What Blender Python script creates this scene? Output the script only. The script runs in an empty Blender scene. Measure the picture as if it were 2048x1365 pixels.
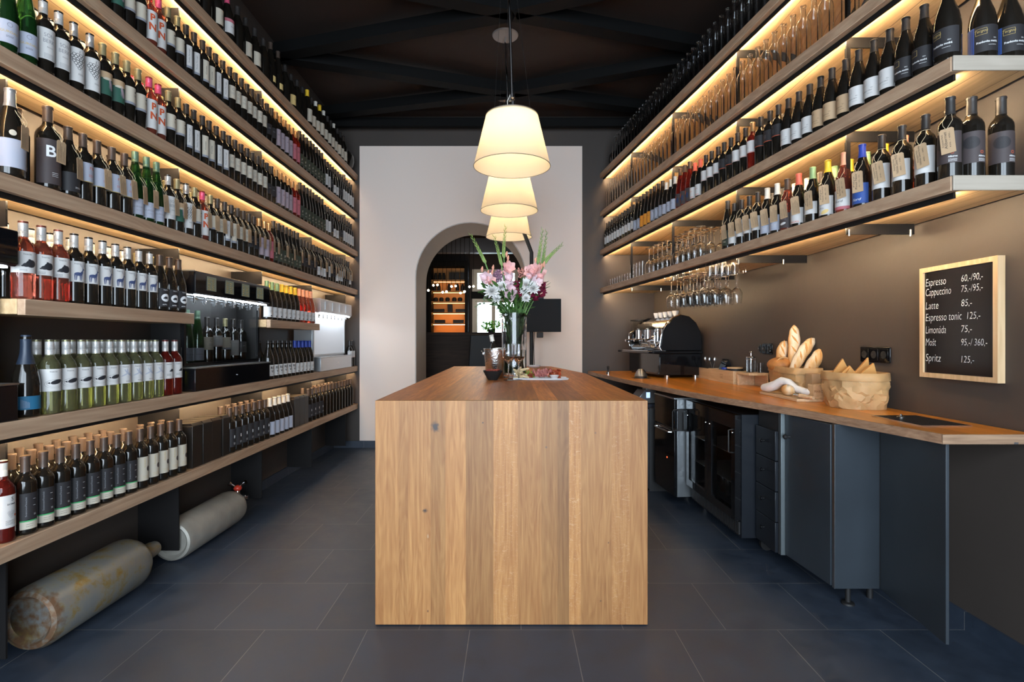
import bpy, bmesh, math, random
from math import sin, cos, pi, radians as R
from mathutils import Vector, Matrix, Euler
random.seed(7)
SC = bpy.context.scene
COL = SC.collection

# ------------------------------------------------------------------ camera, world, exposure
cam_d = bpy.data.cameras.new('camera'); cam = bpy.data.objects.new('camera', cam_d); COL.objects.link(cam)
cam.location = (0, 0, 1.27); cam.rotation_euler = (R(90), 0, 0)
cam_d.sensor_width = 36; cam_d.lens = 1065/2048*36; cam_d.clip_start = .05; cam_d.clip_end = 100
SC.camera = cam
W = bpy.data.worlds.new('sky'); SC.world = W; W.use_nodes = True
W.node_tree.nodes['Background'].inputs[0].default_value = (.74, .87, 1.0, 1)
W.node_tree.nodes['Background'].inputs[1].default_value = 9.0
SC.view_settings.view_transform = 'Standard'; SC.view_settings.look = 'None'
SC.view_settings.exposure = 0.55; SC.view_settings.gamma = 1
cy = SC.cycles
cy.max_bounces = 10; cy.diffuse_bounces = 4; cy.glossy_bounces = 5; cy.transmission_bounces = 10; cy.transparent_max_bounces = 12
cy.caustics_reflective = False; cy.caustics_refractive = False; cy.use_denoising = True
cy.sample_clamp_indirect = 6; cy.blur_glossy = .5
# daylight reaches the room through the open shop front behind the camera
pd = bpy.data.lights.new('shop_front_daylight', 'AREA'); pd.shape = 'RECTANGLE'; pd.size = 3.7; pd.size_y = 3.0
pd.cycles.is_portal = True
po = bpy.data.objects.new('shop_front_daylight', pd); COL.objects.link(po); po.location = (0, -1.95, 1.72); po.rotation_euler = (R(90), 0, 0)
LED = 105.0           # radiance of the shelf light strips
LAMP = 30.0          # watts of each pendant bulb

# ------------------------------------------------------------------ helpers
def tag(o, label=None, cat=None, group=None, kind=None):
    if label: o['label'] = label
    if cat: o['category'] = cat
    if group: o['group'] = group
    if kind: o['kind'] = kind
    return o
class MB:
    def __init__(s): s.v = []; s.f = []; s.m = []
    def add(s, vs, fs, m=0, M=None):
        b = len(s.v)
        s.v += [tuple(M @ Vector(p)) if M else tuple(p) for p in vs]
        s.f += [tuple(b+i for i in f) for f in fs]; s.m += [m]*len(fs)
        return s
    def box(s, x0, x1, y0, y1, z0, z1, m=0, M=None):
        if x0 > x1: x0, x1 = x1, x0
        if y0 > y1: y0, y1 = y1, y0
        if z0 > z1: z0, z1 = z1, z0
        vs = [(x0,y0,z0),(x1,y0,z0),(x1,y1,z0),(x0,y1,z0),(x0,y0,z1),(x1,y0,z1),(x1,y1,z1),(x0,y1,z1)]
        return s.add(vs, [(3,2,1,0),(4,5,6,7),(0,1,5,4),(1,2,6,5),(2,3,7,6),(3,0,4,7)], m, M)
    def prism(s, poly, a, b, axis='z', m=0, M=None):
        n = len(poly)
        def P(p, h): return (p[0], p[1], h) if axis == 'z' else ((p[0], h, p[1]) if axis == 'y' else (h, p[0], p[1]))
        vs = [P(p, a) for p in poly] + [P(p, b) for p in poly]
        fs = [tuple(range(n))[::-1], tuple(range(n, 2*n))] + [(i, (i+1) % n, n+(i+1) % n, n+i) for i in range(n)]
        return s.add(vs, fs, m, M)
    def lathe(s, prof, n=20, m=0, M=None, a0=0, a1=2*pi, cap=False, sx=1, sy=1):
        full = abs(a1-a0-2*pi) < 1e-6; k = n if full else n+1
        vs = []; idx = []
        for (r, z) in prof:
            if r < 1e-6: vs.append((0,0,z)); idx.append([len(vs)-1]*k)
            else:
                row = []
                for i in range(k):
                    a = a0+(a1-a0)*i/n; vs.append((r*cos(a)*sx, r*sin(a)*sy, z)); row.append(len(vs)-1)
                idx.append(row)
        fs = []
        for j in range(len(prof)-1):
            A, B = idx[j], idx[j+1]
            for i in range(n):
                i2 = (i+1) % k
                q = [A[i], A[i2], B[i2], B[i]]; q = [x for t, x in enumerate(q) if x not in q[:t]]
                if len(q) > 2: fs.append(tuple(q))
        return s.add(vs, fs, m, M)
    def tube(s, pts, r, n=8, m=0, M=None, closed=False, caps=True):
        pts = [Vector(p) for p in pts]; N = len(pts)
        rr = r if isinstance(r, (list, tuple)) else [r]*N
        vs = []; up = None
        for i, p in enumerate(pts):
            a = pts[i-1] if (i > 0 or closed) else p; b = pts[(i+1) % N] if (i < N-1 or closed) else p
            t = (b-a).normalized() if (b-a).length > 0 else Vector((0,0,1))
            if up is None:
                up = Vector((0,0,1)) if abs(t.z) < .9 else Vector((1,0,0))
            u = (up - t*up.dot(t)).normalized(); w = t.cross(u); up = u
            for k in range(n):
                a2 = 2*pi*k/n; vs.append(p+(u*cos(a2)+w*sin(a2))*rr[i])
        fs = []
        for i in range(N if closed else N-1):
            for k in range(n):
                j = (i+1) % N
                fs.append((i*n+k, i*n+(k+1) % n, j*n+(k+1) % n, j*n+k))
        if caps and not closed: fs += [tuple(range(n))[::-1], tuple(range((N-1)*n, N*n))]
        return s.add(vs, fs, m, M)
    def cyl(s, x, y, z0, z1, r, n=16, m=0, r2=None, M=None):
        r2 = r if r2 is None else r2
        T = Matrix.Translation((x, y, 0)); T = M @ T if M else T
        return s.lathe([(0, z0), (r, z0), (r2, z1), (0, z1)], n, m, T)
    def ball(s, c, r, n=12, k=8, m=0, sx=1, sy=1, sz=1, M=None):
        T = Matrix.Translation(c) @ Matrix.Diagonal((sx, sy, sz, 1)); T = M @ T if M else T
        return s.lathe([(r*sin(pi*i/k), -r*cos(pi*i/k)) for i in range(k+1)], n, m, T)
    def mesh(s, name, mats, smooth=True, ang=35):
        me = bpy.data.meshes.new(name); me.from_pydata(s.v, [], s.f)
        for mt in (mats if isinstance(mats, (list, tuple)) else [mats]): me.materials.append(mt)
        for p, mi in zip(me.polygons, s.m): p.material_index = mi
        me.validate(); bm = bmesh.new(); bm.from_mesh(me); bmesh.ops.recalc_face_normals(bm, faces=bm.faces); bm.to_mesh(me); bm.free()
        if smooth:
            me.polygons.foreach_set('use_smooth', [True]*len(me.polygons)); me.set_sharp_from_angle(angle=R(ang))
        return me
def link(name, me, parent=None, loc=(0,0,0), rot=(0,0,0)):
    o = bpy.data.objects.new(name, me); COL.objects.link(o); o.location = loc; o.rotation_euler = rot
    if parent: o.parent = parent
    return o
def obj(name, mb, mats, parent=None, loc=(0,0,0), rot=(0,0,0), smooth=True, ang=35, bevel=0, seg=2):
    o = link(name, mb.mesh(name, mats, smooth, ang), parent, loc, rot)
    if bevel:
        md = o.modifiers.new('bevel', 'BEVEL'); md.width = bevel; md.segments = seg; md.limit_method = 'ANGLE'; md.angle_limit = R(40)
    return o
def thing(name, label, cat, loc=(0,0,0), rz=0, group=None):
    o = bpy.data.objects.new(name, None); COL.objects.link(o); o.location = loc; o.rotation_euler = (0,0,rz); o.empty_display_size = .05
    return tag(o, label, cat, group)
def struct(name, mb, mats, **k): return tag(obj(name, mb, mats, **k), kind='structure')
def BX(*a, **k): return MB().box(*a, **k)

# ------------------------------------------------------------------ materials
def nodes(m): return m.node_tree.nodes, m.node_tree.links
def mat(name, c, rough=.5, metal=0, spec=.5, trans=0, ior=1.45, em=None, es=0, coat=0, bump=0, bs=60, var=0, vs=4, aniso=None, alpha=None, sheen=0):
    m = bpy.data.materials.new(name); m.use_nodes = True; N, L = nodes(m); b = N['Principled BSDF']
    b.inputs['Base Color'].default_value = (*c, 1); b.inputs['Roughness'].default_value = rough; b.inputs['Metallic'].default_value = metal
    b.inputs['Specular IOR Level'].default_value = spec; b.inputs['Transmission Weight'].default_value = trans; b.inputs['IOR'].default_value = ior
    b.inputs['Coat Weight'].default_value = coat; b.inputs['Coat Roughness'].default_value = .08
    if em: b.inputs['Emission Color'].default_value = (*em, 1); b.inputs['Emission Strength'].default_value = es
    if bump or var:
        tc = N.new('ShaderNodeTexCoord'); nz = N.new('ShaderNodeTexNoise'); nz.inputs['Scale'].default_value = bs; nz.inputs['Detail'].default_value = 5
        L.new(tc.outputs['Object'], nz.inputs['Vector'])
        if bump:
            bp = N.new('ShaderNodeBump'); bp.inputs['Strength'].default_value = bump; bp.inputs['Distance'].default_value = .01
            L.new(nz.outputs['Fac'], bp.inputs['Height']); L.new(bp.outputs['Normal'], b.inputs['Normal'])
        if var:
            n2 = N.new('ShaderNodeTexNoise'); n2.inputs['Scale'].default_value = vs; n2.inputs['Detail'].default_value = 6
            L.new(tc.outputs['Object'], n2.inputs['Vector'])
            rp = N.new('ShaderNodeValToRGB'); e = rp.color_ramp.elements
            e[0].position = .3; e[1].position = .7
            e[0].color = (*[x*(1-var) for x in c], 1); e[1].color = (*[min(1, x*(1+var)) for x in c], 1)
            L.new(n2.outputs['Fac'], rp.inputs['Fac']); L.new(rp.outputs['Color'], b.inputs['Base Color'])
    return m
def ramp(N, stops, interp='LINEAR'):
    r = N.new('ShaderNodeValToRGB'); cr = r.color_ramp; cr.interpolation = interp
    while len(cr.elements) > 1: cr.elements.remove(cr.elements[0])
    cr.elements[0].position = stops[0][0]; cr.elements[0].color = (*stops[0][1], 1)
    for p, c in stops[1:]:
        e = cr.elements.new(p); e.color = (*c, 1)
    return r
def mix(N, L, a, b, f, mode='MIX'):
    x = N.new('ShaderNodeMix'); x.data_type = 'RGBA'; x.blend_type = mode
    for i, v in ((0, f), (6, a), (7, b)):
        if isinstance(v, (int, float)): x.inputs[i].default_value = v
        elif isinstance(v, tuple): x.inputs[i].default_value = (*v, 1)
        else: L.new(v, x.inputs[i])
    return x.outputs[2]
def wood(name, dark, light, axis='Y', rough=.5, fine=1.0, knots=True, planks=None, joints=None, bumps=.25, coat=0, figure=0):
    """Grain along AXIS. planks: (axis letter, start, total, [(fraction, tone)...]) - a tone of its own for each board."""
    m = bpy.data.materials.new(name); m.use_nodes = True; N, L = nodes(m); b = N['Principled BSDF']
    b.inputs['Roughness'].default_value = rough; b.inputs['Coat Weight'].default_value = coat; b.inputs['Coat Roughness'].default_value = .25
    tc = N.new('ShaderNodeTexCoord'); src = tc.outputs['Object']
    tone = None
    if planks:
        sp = N.new('ShaderNodeSeparateXYZ'); L.new(src, sp.inputs[0])
        mr = N.new('ShaderNodeMapRange'); mr.inputs[1].default_value = planks[1]; mr.inputs[2].default_value = planks[1]+planks[2]
        L.new(sp.outputs[planks[0]], mr.inputs[0])
        tone = ramp(N, [(f, (t, t, t)) for f, t in planks[3]], 'CONSTANT'); L.new(mr.outputs[0], tone.inputs[0])
        # every board samples its grain elsewhere
        ad = N.new('ShaderNodeVectorMath'); ad.operation = 'MULTIPLY_ADD'
        ad.inputs[1].default_value = (7, 9, 11); L.new(tone.outputs[0], ad.inputs[0]); L.new(src, ad.inputs[2]); src = ad.outputs[0]
    def mp(sc):
        k = N.new('ShaderNodeMapping'); L.new(src, k.inputs[0])
        k.inputs['Scale'].default_value = [sc[1] if axis == a else sc[0] for a in 'XYZ']; return k.outputs[0]
    n1 = N.new('ShaderNodeTexNoise'); n1.inputs['Scale'].default_value = 1; n1.inputs['Detail'].default_value = 8; n1.inputs['Roughness'].default_value = .65
    L.new(mp((38*fine, 1.5*fine)), n1.inputs['Vector'])
    n2 = N.new('ShaderNodeTexNoise'); n2.inputs['Scale'].default_value = 1; n2.inputs['Detail'].default_value = 3; n2.inputs['Distortion'].default_value = .6
    L.new(mp((5*fine, .5*fine)), n2.inputs['Vector'])
    wv = N.new('ShaderNodeMath'); wv.operation = 'MULTIPLY'; wv.inputs[1].default_value = 95; L.new(n2.outputs['Fac'], wv.inputs[0])
    sn = N.new('ShaderNodeMath'); sn.operation = 'SINE'; L.new(wv.outputs[0], sn.inputs[0])
    s2 = N.new('ShaderNodeMath'); s2.operation = 'MULTIPLY_ADD'; s2.inputs[1].default_value = .06; s2.inputs[2].default_value = 0; L.new(sn.outputs[0], s2.inputs[0])
    sm = N.new('ShaderNodeMath'); sm.operation = 'ADD'; L.new(n1.outputs['Fac'], sm.inputs[0]); L.new(s2.outputs[0], sm.inputs[1])
    rp = ramp(N, [(.25, dark), (.5, tuple((x+y)/2 for x, y in zip(dark, light))), (.72, light)]); L.new(sm.outputs[0], rp.inputs[0])
    col = rp.outputs['Color']
    if tone:
        col = mix(N, L, col, tone.outputs['Color'], 1.0, 'MULTIPLY')
    if figure:
        n3 = N.new('ShaderNodeTexNoise'); n3.inputs['Scale'].default_value = 1; n3.inputs['Detail'].default_value = 2
        L.new(mp((2.5, .7)), n3.inputs['Vector']); r3 = ramp(N, [(.3, (.78, .72, .66)), (.65, (1.12, 1.12, 1.1))]); L.new(n3.outputs['Fac'], r3.inputs[0])
        col = mix(N, L, col, r3.outputs['Color'], figure, 'MULTIPLY')
    if knots:
        vo = N.new('ShaderNodeTexVoronoi'); vo.inputs['Scale'].default_value = 1
        L.new(mp((3.2, 1.3)), vo.inputs['Vector']); rk = ramp(N, [(0, (.22, .13, .09)), (.028, (.45, .3, .2)), (.05, (1, 1, 1))]); L.new(vo.outputs['Distance'], rk.inputs[0])
        col = mix(N, L, col, rk.outputs['Color'], .8, 'MULTIPLY')
    if joints:
        for (ax, per, off, w) in joints:
            sp = N.new('ShaderNodeSeparateXYZ'); L.new(tc.outputs['Object'], sp.inputs[0])
            a1 = N.new('ShaderNodeMath'); a1.operation = 'ADD'; a1.inputs[1].default_value = off+50*per; L.new(sp.outputs[ax], a1.inputs[0])
            pp = N.new('ShaderNodeMath'); pp.operation = 'PINGPONG'; pp.inputs[1].default_value = per/2; L.new(a1.outputs[0], pp.inputs[0])
            lt = N.new('ShaderNodeMath'); lt.operation = 'LESS_THAN'; lt.inputs[1].default_value = w; L.new(pp.outputs[0], lt.inputs[0])
            col = mix(N, L, col, (.10, .06, .04), lt.outputs[0])
    L.new(col, b.inputs['Base Color'])
    bp = N.new('ShaderNodeBump'); bp.inputs['Strength'].default_value = bumps; bp.inputs['Distance'].default_value = .002
    L.new(sm.outputs[0], bp.inputs['Height']); L.new(bp.outputs['Normal'], b.inputs['Normal'])
    return m

M = {}
M['spruce'] = wood('pale spruce', (.36,.22,.135), (.57,.39,.255), 'Y', .55, 1.0)
M['spruce_under'] = wood('spruce underside', (.46,.30,.15), (.68,.47,.26), 'Y', .55, .8, joints=[('X', .14, .03, .0016)])
M['spruce_end'] = wood('spruce end grain', (.34,.29,.23), (.46,.40,.33), 'X', .6, .8, knots=False)
M['black_steel'] = mat('black steel', (.012,.011,.011), .5, .0, .18, bump=.02)
M['blue_steel'] = mat('dark lacquered panel', (.030,.037,.045), .36, 0, .5, var=.15, vs=3)
M['blackgloss'] = mat('black gloss', (.006,.006,.007), .08, 0, .5)
M['blackmatt'] = mat('black matt', (.012,.011,.011), .6)
M['chrome'] = mat('chrome', (.82,.82,.83), .08, 1)
M['steel'] = mat('brushed steel', (.52,.53,.54), .32, 1, bump=.05, bs=200)
M['silver'] = mat('silver plastic', (.50,.51,.52), .3, .6)
M['wall_dark'] = mat('dark brown wall paint', (.056,.044,.037), .55, bump=.06, bs=25, var=.08, vs=1.5)
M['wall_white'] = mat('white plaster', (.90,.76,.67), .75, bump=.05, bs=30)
M['reveal'] = mat('shade-toned plaster', (.52,.46,.42), .75, bump=.05, bs=30)  # arch lining: its shade is put into the colour, darker than the wall plaster
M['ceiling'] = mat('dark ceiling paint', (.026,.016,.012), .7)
M['beam'] = mat('black painted beam', (.006,.006,.006), .6, spec=.1)
M['glass'] = mat('clear glass', (1,1,1), .0, trans=1, ior=1.45)
M['pane'] = mat('glass pane', (.93,.95,.95), .0, trans=1, ior=1.1)
M['dark_glass'] = mat('dark bottle glass', (.010,.008,.006), .07, 0, .6)
M['green_glass'] = mat('green bottle glass', (.03,.13,.03), .03, trans=.85, ior=1.4)
M['rose_glass'] = mat('rose wine in glass', (.95,.22,.14), .02, trans=.9, ior=1.38)
M['red_glass'] = mat('pale red wine in glass', (.35,.03,.02), .02, trans=.8, ior=1.38)
M['white_wine'] = mat('white wine in glass', (.86,.84,.42), .02, trans=.93, ior=1.36)
def pap(n, c, r=.6): M[n] = mat(n+' surface', c, r); return M[n]
for n, c in dict(paper=(.62,.60,.58), cream=(.56,.50,.40), bluepaper=(.40,.42,.50), greypaper=(.26,.27,.31), mauve=(.36,.29,.33), redmauve=(.48,.14,.17), kraft=(.50,.34,.20),
                 blacklabel=(.022,.020,.022), greenlabel=(.03,.10,.07), olivelabel=(.035,.042,.026), navy=(.02,.04,.10), teal=(.02,.14,.26), yellowpaper=(.75,.55,.22), brownlabel=(.06,.045,.045), orange=(.75,.28,.03),
                 ink=(.02,.02,.025), redink=(.55,.09,.03), goldink=(.50,.36,.12), blueink=(.05,.07,.16), greyink=(.25,.25,.27), whiteink=(.8,.8,.8), greenink=(.05,.35,.12), brightblue=(.03,.08,.30), whitepaint=(.8,.8,.78)).items(): pap(n, c)
for n, c, r, mt in (('cap_silver',(.62,.60,.58),.3,.7), ('cap_black',(.03,.026,.024),.38,.0), ('cap_brown',(.08,.055,.042),.4,.2), ('cap_olive',(.30,.26,.14),.4,.4), ('cap_pink',(.75,.10,.20),.35,.2), ('cap_white',(.72,.68,.60),.4,0),
                    ('cap_gold',(.62,.36,.16),.3,.7), ('cap_green',(.12,.20,.13),.4,.2), ('cap_lightgreen',(.28,.42,.20),.4,.1), ('cap_yellow',(.85,.55,.04),.4,0), ('cap_peach',(.85,.38,.22),.4,0), ('cap_blue',(.02,.05,.32),.4,0),
                    ('cap_coral',(.80,.16,.10),.4,0), ('cap_navy',(.02,.03,.05),.4,.1), ('cap_steelwhite',(.62,.60,.58),.35,.3), ('cork',(.45,.28,.14),.8,0)):
    M[n] = mat(n.replace('_', ' '), c, r, mt)
def add_stripes(m):      # fine wavy foil rings of the screw caps
    N, L = nodes(m); b = N['Principled BSDF']; tc = N.new('ShaderNodeTexCoord'); w = N.new('ShaderNodeTexWave'); w.bands_direction = 'Z'
    w.inputs['Scale'].default_value = 55; w.inputs['Distortion'].default_value = 2.5; w.inputs['Detail Scale'].default_value = 8; L.new(tc.outputs['Object'], w.inputs['Vector'])
    r = ramp(N, [(.55, (.66,.64,.61)), (.95, (.36,.35,.34))]); L.new(w.outputs['Fac'], r.inputs[0]); L.new(r.outputs['Color'], b.inputs['Base Color'])
add_stripes(M['cap_steelwhite'])
M['led'] = mat('warm light strip', (1,1,1), em=(1.0,.76,.46), es=LED)
M['led_white'] = mat('cool light strip', (1,1,1), em=(.80,.90,1.0), es=30)
M['screen'] = mat('small lit display', (.02,.02,.02), .15, em=(.25,.27,.2), es=.25)
# ------------------------------------------------------------------ the room
XL, YB, ZC = -2.13, 6.36, 3.95
def XR(y): return 2.0 if y <= 3.9 else 2.0-(y-3.9)*.122
YE = YB-.0                                   # shelves end at the far wall
# floor tiles: running bond, 45 cm
m = bpy.data.materials.new('slate floor tiles'); m.use_nodes = True; N, L = nodes(m); b = N['Principled BSDF']
tc = N.new('ShaderNodeTexCoord'); mpn = N.new('ShaderNodeMapping'); mpn.inputs['Location'].default_value = (4.685, 2.16, 0); L.new(tc.outputs['Object'], mpn.inputs[0])
br = N.new('ShaderNodeTexBrick'); br.offset = .5; br.inputs['Scale'].default_value = 1; br.inputs['Brick Width'].default_value = .45; br.inputs['Row Height'].default_value = .45
br.inputs['Mortar Size'].default_value = .0016; br.inputs['Mortar Smooth'].default_value = .2; br.inputs['Bias'].default_value = 0
br.inputs['Color1'].default_value = (.026,.037,.056,1); br.inputs['Color2'].default_value = (.037,.049,.072,1); br.inputs['Mortar'].default_value = (.15,.15,.15,1); L.new(mpn.outputs[0], br.inputs['Vector'])
nz = N.new('ShaderNodeTexNoise'); nz.inputs['Scale'].default_value = 6; nz.inputs['Detail'].default_value = 10; nz.inputs['Roughness'].default_value = .7; L.new(tc.outputs['Object'], nz.inputs['Vector'])
rp = ramp(N, [(.25, (.70,.70,.70)), (.75, (1.35,1.35,1.35))]); L.new(nz.outputs['Fac'], rp.inputs[0])
L.new(mix(N, L, br.outputs['Color'], rp.outputs['Color'], 1.0, 'MULTIPLY'), b.inputs['Base Color'])
rr = ramp(N, [(.3, (.38,.38,.38)), (.7, (.55,.55,.55))]); L.new(nz.outputs['Fac'], rr.inputs[0]); L.new(rr.outputs['Color'], b.inputs['Roughness'])
bp = N.new('ShaderNodeBump'); bp.inputs['Strength'].default_value = .15; bp.inputs['Distance'].default_value = .004; L.new(nz.outputs['Fac'], bp.inputs['Height']); L.new(bp.outputs['Normal'], b.inputs['Normal'])
M['floor'] = m
struct('floor', BX(-3.4, 2.4, -2.2, 10.8, -.1, 0), M['floor'])
struct('wall_left', BX(XL-.15, XL, -2.0, YB+.71, 0, ZC), M['wall_dark'])
struct('wall_right', MB().prism([(2.0,-2.0),(2.15,-2.0),(2.15,YB+.71),(XR(YB),YB+.71),(XR(YB),YB),(2.0,3.9)], 0, ZC), M['wall_dark'])
struct('ceiling', BX(XL, 2.15, -2.0, YB, ZC, ZC+.1), M['ceiling'])
# shop front behind the camera: posts round one large opening
f = MB(); f.box(XL,-1.87,-2.05,-1.95,0,ZC); f.box(1.87,2.0,-2.05,-1.95,0,ZC); f.box(-1.87,1.87,-2.05,-1.95,3.22,ZC); f.box(-1.87,1.87,-2.05,-1.95,0,.2); f.box(-.03,.03,-2.04,-1.96,.2,3.22)
struct('wall_front', f, M['wall_dark'])
# far wall with the arch
AX, AR, AS, AT = -.493, .66, 2.028, .71
def arch_wall(x0, x1, z0, z1, ya, yb, zfoot=0):
    w = MB(); n = 28
    xa, xb = AX-AR, AX+AR
    w.box(x0, xa, ya, yb, zfoot, z1); w.box(xb, x1, ya, yb, zfoot, z1)
    A = [(AX-AR*cos(pi*i/n), AS+AR*sin(pi*i/n)) for i in range(n+1)]
    for i in range(n):
        (p, q), (r, s) = A[i], A[i+1]
        w.prism([(p,q),(r,s),(r,z1),(p,z1)], ya, yb, 'y')
    return w
struct('wall_back', arch_wall(XL, XR(YB), 0, ZC, YB, YB+AT), [M['wall_dark']], smooth=False)
struct('wall_back_plaster', arch_wall(-1.815, .836, 0, 3.593, YB-.02, YB, .083), [M['wall_white']], smooth=False)
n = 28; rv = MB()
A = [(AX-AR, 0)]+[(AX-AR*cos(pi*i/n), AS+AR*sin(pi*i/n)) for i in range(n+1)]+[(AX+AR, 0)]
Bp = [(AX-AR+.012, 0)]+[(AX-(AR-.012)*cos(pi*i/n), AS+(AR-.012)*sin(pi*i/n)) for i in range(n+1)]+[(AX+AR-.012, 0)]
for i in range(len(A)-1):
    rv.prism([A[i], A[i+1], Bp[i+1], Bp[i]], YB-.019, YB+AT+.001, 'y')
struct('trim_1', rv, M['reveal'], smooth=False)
struct('baseboard_left', BX(XL, XL+.012, -1.9, YB, 0, .08), M['floor'])
struct('baseboard_right', BX(1.988, 2.0, -1.9, 3.9, 0, .08), M['floor'])
bb = MB(); bb.box(XL+.012, AX-AR, YB-.034, YB-.022, 0, .082); bb.box(AX+AR, XR(YB)-.02, YB-.034, YB-.022, 0, .082)
struct('baseboard_back', bb, M['floor'])
# ceiling bracing
def beam(p, q, w=.13, h=.10, z=3.80):
    p, q = Vector((*p, 0)), Vector((*q, 0)); d = (q-p).normalized(); nn = Vector((-d.y, d.x, 0))*w/2
    poly = [tuple((p+nn)[:2]), tuple((q+nn)[:2]), tuple((q-nn)[:2]), tuple((p-nn)[:2])]
    return MB().prism(poly, z, z+h)
bs = []
for yl, yc in ((3.45, 4.13), (4.76, 4.16), (4.79, 5.47), (6.02, 5.50), (3.42, 2.85)):
    bs.append(((XL, yl), (-.02, yc))); bs.append(((1.95, yl-.03), (.02, yc)))
for p, q in bs:
    o = struct('ceiling_beam', beam(p, q), M['beam'])
struct('ceiling_beam', BX(XL, XR(YB), 6.16, 6.22, 3.76, 3.86), M['beam'])

# room behind the arch
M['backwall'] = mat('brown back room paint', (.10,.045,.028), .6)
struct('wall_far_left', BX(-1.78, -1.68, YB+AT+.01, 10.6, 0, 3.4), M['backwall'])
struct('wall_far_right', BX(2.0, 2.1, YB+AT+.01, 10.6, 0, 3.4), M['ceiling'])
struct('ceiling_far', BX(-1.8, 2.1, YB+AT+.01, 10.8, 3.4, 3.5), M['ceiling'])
w = MB(); wy0, wy1 = 10.5, 10.7; wx0, wx1, wz0, wz1 = -.78, .12, 1.15, 2.68
w.box(-1.7, wx0, wy0, wy1, 0, 3.4); w.box(wx1, 2.1, wy0, wy1, 0, 3.4); w.box(wx0, wx1, wy0, wy1, 0, wz0); w.box(wx0, wx1, wy0, wy1, wz1, 3.4)
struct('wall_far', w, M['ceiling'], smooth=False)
M['cream_frame'] = mat('cream window frame', (.60,.55,.45), .5)
w = MB()
for z0, z1 in ((wz0, 2.10), (2.24, wz1)):
    w.box(wx0, wx0+.10, 10.46, 10.52, z0, z1); w.box(wx1-.07, wx1, 10.46, 10.52, z0, z1); w.box(wx0+.1, wx1-.07, 10.46, 10.52, z0, z0+.05); w.box(wx0+.1, wx1-.07, 10.46, 10.52, z1-.07, z1)
    w.box(-.40, -.33, 10.465, 10.515, z0+.05, z1-.07)
struct('window_1', w, M['cream_frame'], smooth=False)
struct('window_1_glass', BX(wx0+.1, wx1-.07, 10.488, 10.492, wz0+.05, wz1-.07), M['pane'])
struct('trim_2', BX(wx0-.02, wx1+.02, 10.42, 10.53, 2.10, 2.24), M['beam'])
M['outside'] = mat('pale rendered facade', (.62,.66,.64), .8, var=.25, vs=2)
struct('exterior_facade', BX(-4, 4, 14.5, 14.7, 0, 5), M['outside'])
struct('floor_far_beam', BX(-1.68, 2.0, 9.2, 9.35, 2.80, 3.05), mat('grey steel beam', (.06,.065,.08), .4))
# bar front
M['darkwood'] = wood('dark walnut', (.020,.011,.007), (.055,.030,.018), 'X', .8, 1, knots=False, planks=('Z', 0, 1.4, [(0,.8),(.2,1.1),(.4,.75),(.6,1.05),(.8,.85)]))
bar = thing('bar_counter', 'tall dark wooden bar counter standing in the room behind the arch', 'bar counter', (-.6, 8.1, 0))
obj('bar_front', BX(-1.05, 1.1, -.05, 0, 0, 1.35), M['darkwood'], bar)
obj('bar_top', BX(-1.05, 1.1, -.08, .6, 1.351, 1.40), M['darkwood'], bar)
obj('side_panel', BX(1.05, 1.1, .001, .6, 0, 1.35), M['darkwood'], bar)
# lit cabinet on the far wall
M['amber'] = mat('amber lit cabinet back', (.55,.26,.08), .6)
cab = thing('display_cabinet', 'tall open cabinet with amber lit shelves beside the far window', 'cabinet', (-1.2, 10.3, 0))
f = MB(); f.box(-.40,-.34,-.14,.19,0,2.8); f.box(.30,.36,-.14,.19,0,2.8); f.box(-.34,.30,-.14,.19,2.70,2.8); f.box(-.34,.30,-.14,.19,0,1.0)
obj('cabinet_frame', f, M['beam'], cab, smooth=False)
obj('back_panel', BX(-.34,.30,.17,.19,1.0,2.7), M['amber'], cab)
SZ = (2.44, 2.23, 2.03, 1.82, 1.61)
for z in SZ + (1.40,):
    s = obj('cabinet_shelf', BX(-.34,.30,-.12,.168,z-.02,z), M['amber'], cab)
    obj('light_strip', BX(-.33,.29,.05,.06,z-.026,z-.0205), mat('amber strip %d' % int(z*100), (1,1,1), em=(1,.5,.14), es=18 if z < 1.9 and z > 1.5 else 7), s)
k = 0
ORD = ['first','second','third','fourth','fifth','sixth','seventh','eighth','ninth','tenth','eleventh','twelfth','thirteenth','fourteenth','fifteenth','sixteenth','seventeenth','eighteenth','nineteenth','twentieth']
def ordn(i):
    if i < 20: return ORD[i]
    t, u = divmod(i+1, 10)
    tens = {2:'twent',3:'thirt',4:'fort',5:'fift',6:'sixt'}[t]
    return tens+'ieth' if u == 0 else tens+'y-'+ORD[u-1]
jar = MB().lathe([(0,0),(.03,0),(.034,.01),(.034,.10),(.022,.13),(.022,.15),(0,.15)], 12).mesh('storage_jar', M['blackmatt'])
box_m = BX(-.045,.045,-.04,.04,0,.16).mesh('dark_box', M['blackmatt']); low_m = BX(-.10,.10,-.05,.05,0,.07).mesh('low_box', M['blackmatt'])
cup_m = MB().lathe([(0,0),(.025,0),(.042,.02),(.045,.06),(.03,.085),(0,.09)], 12).mesh('teapot', M['blackmatt'])
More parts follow.
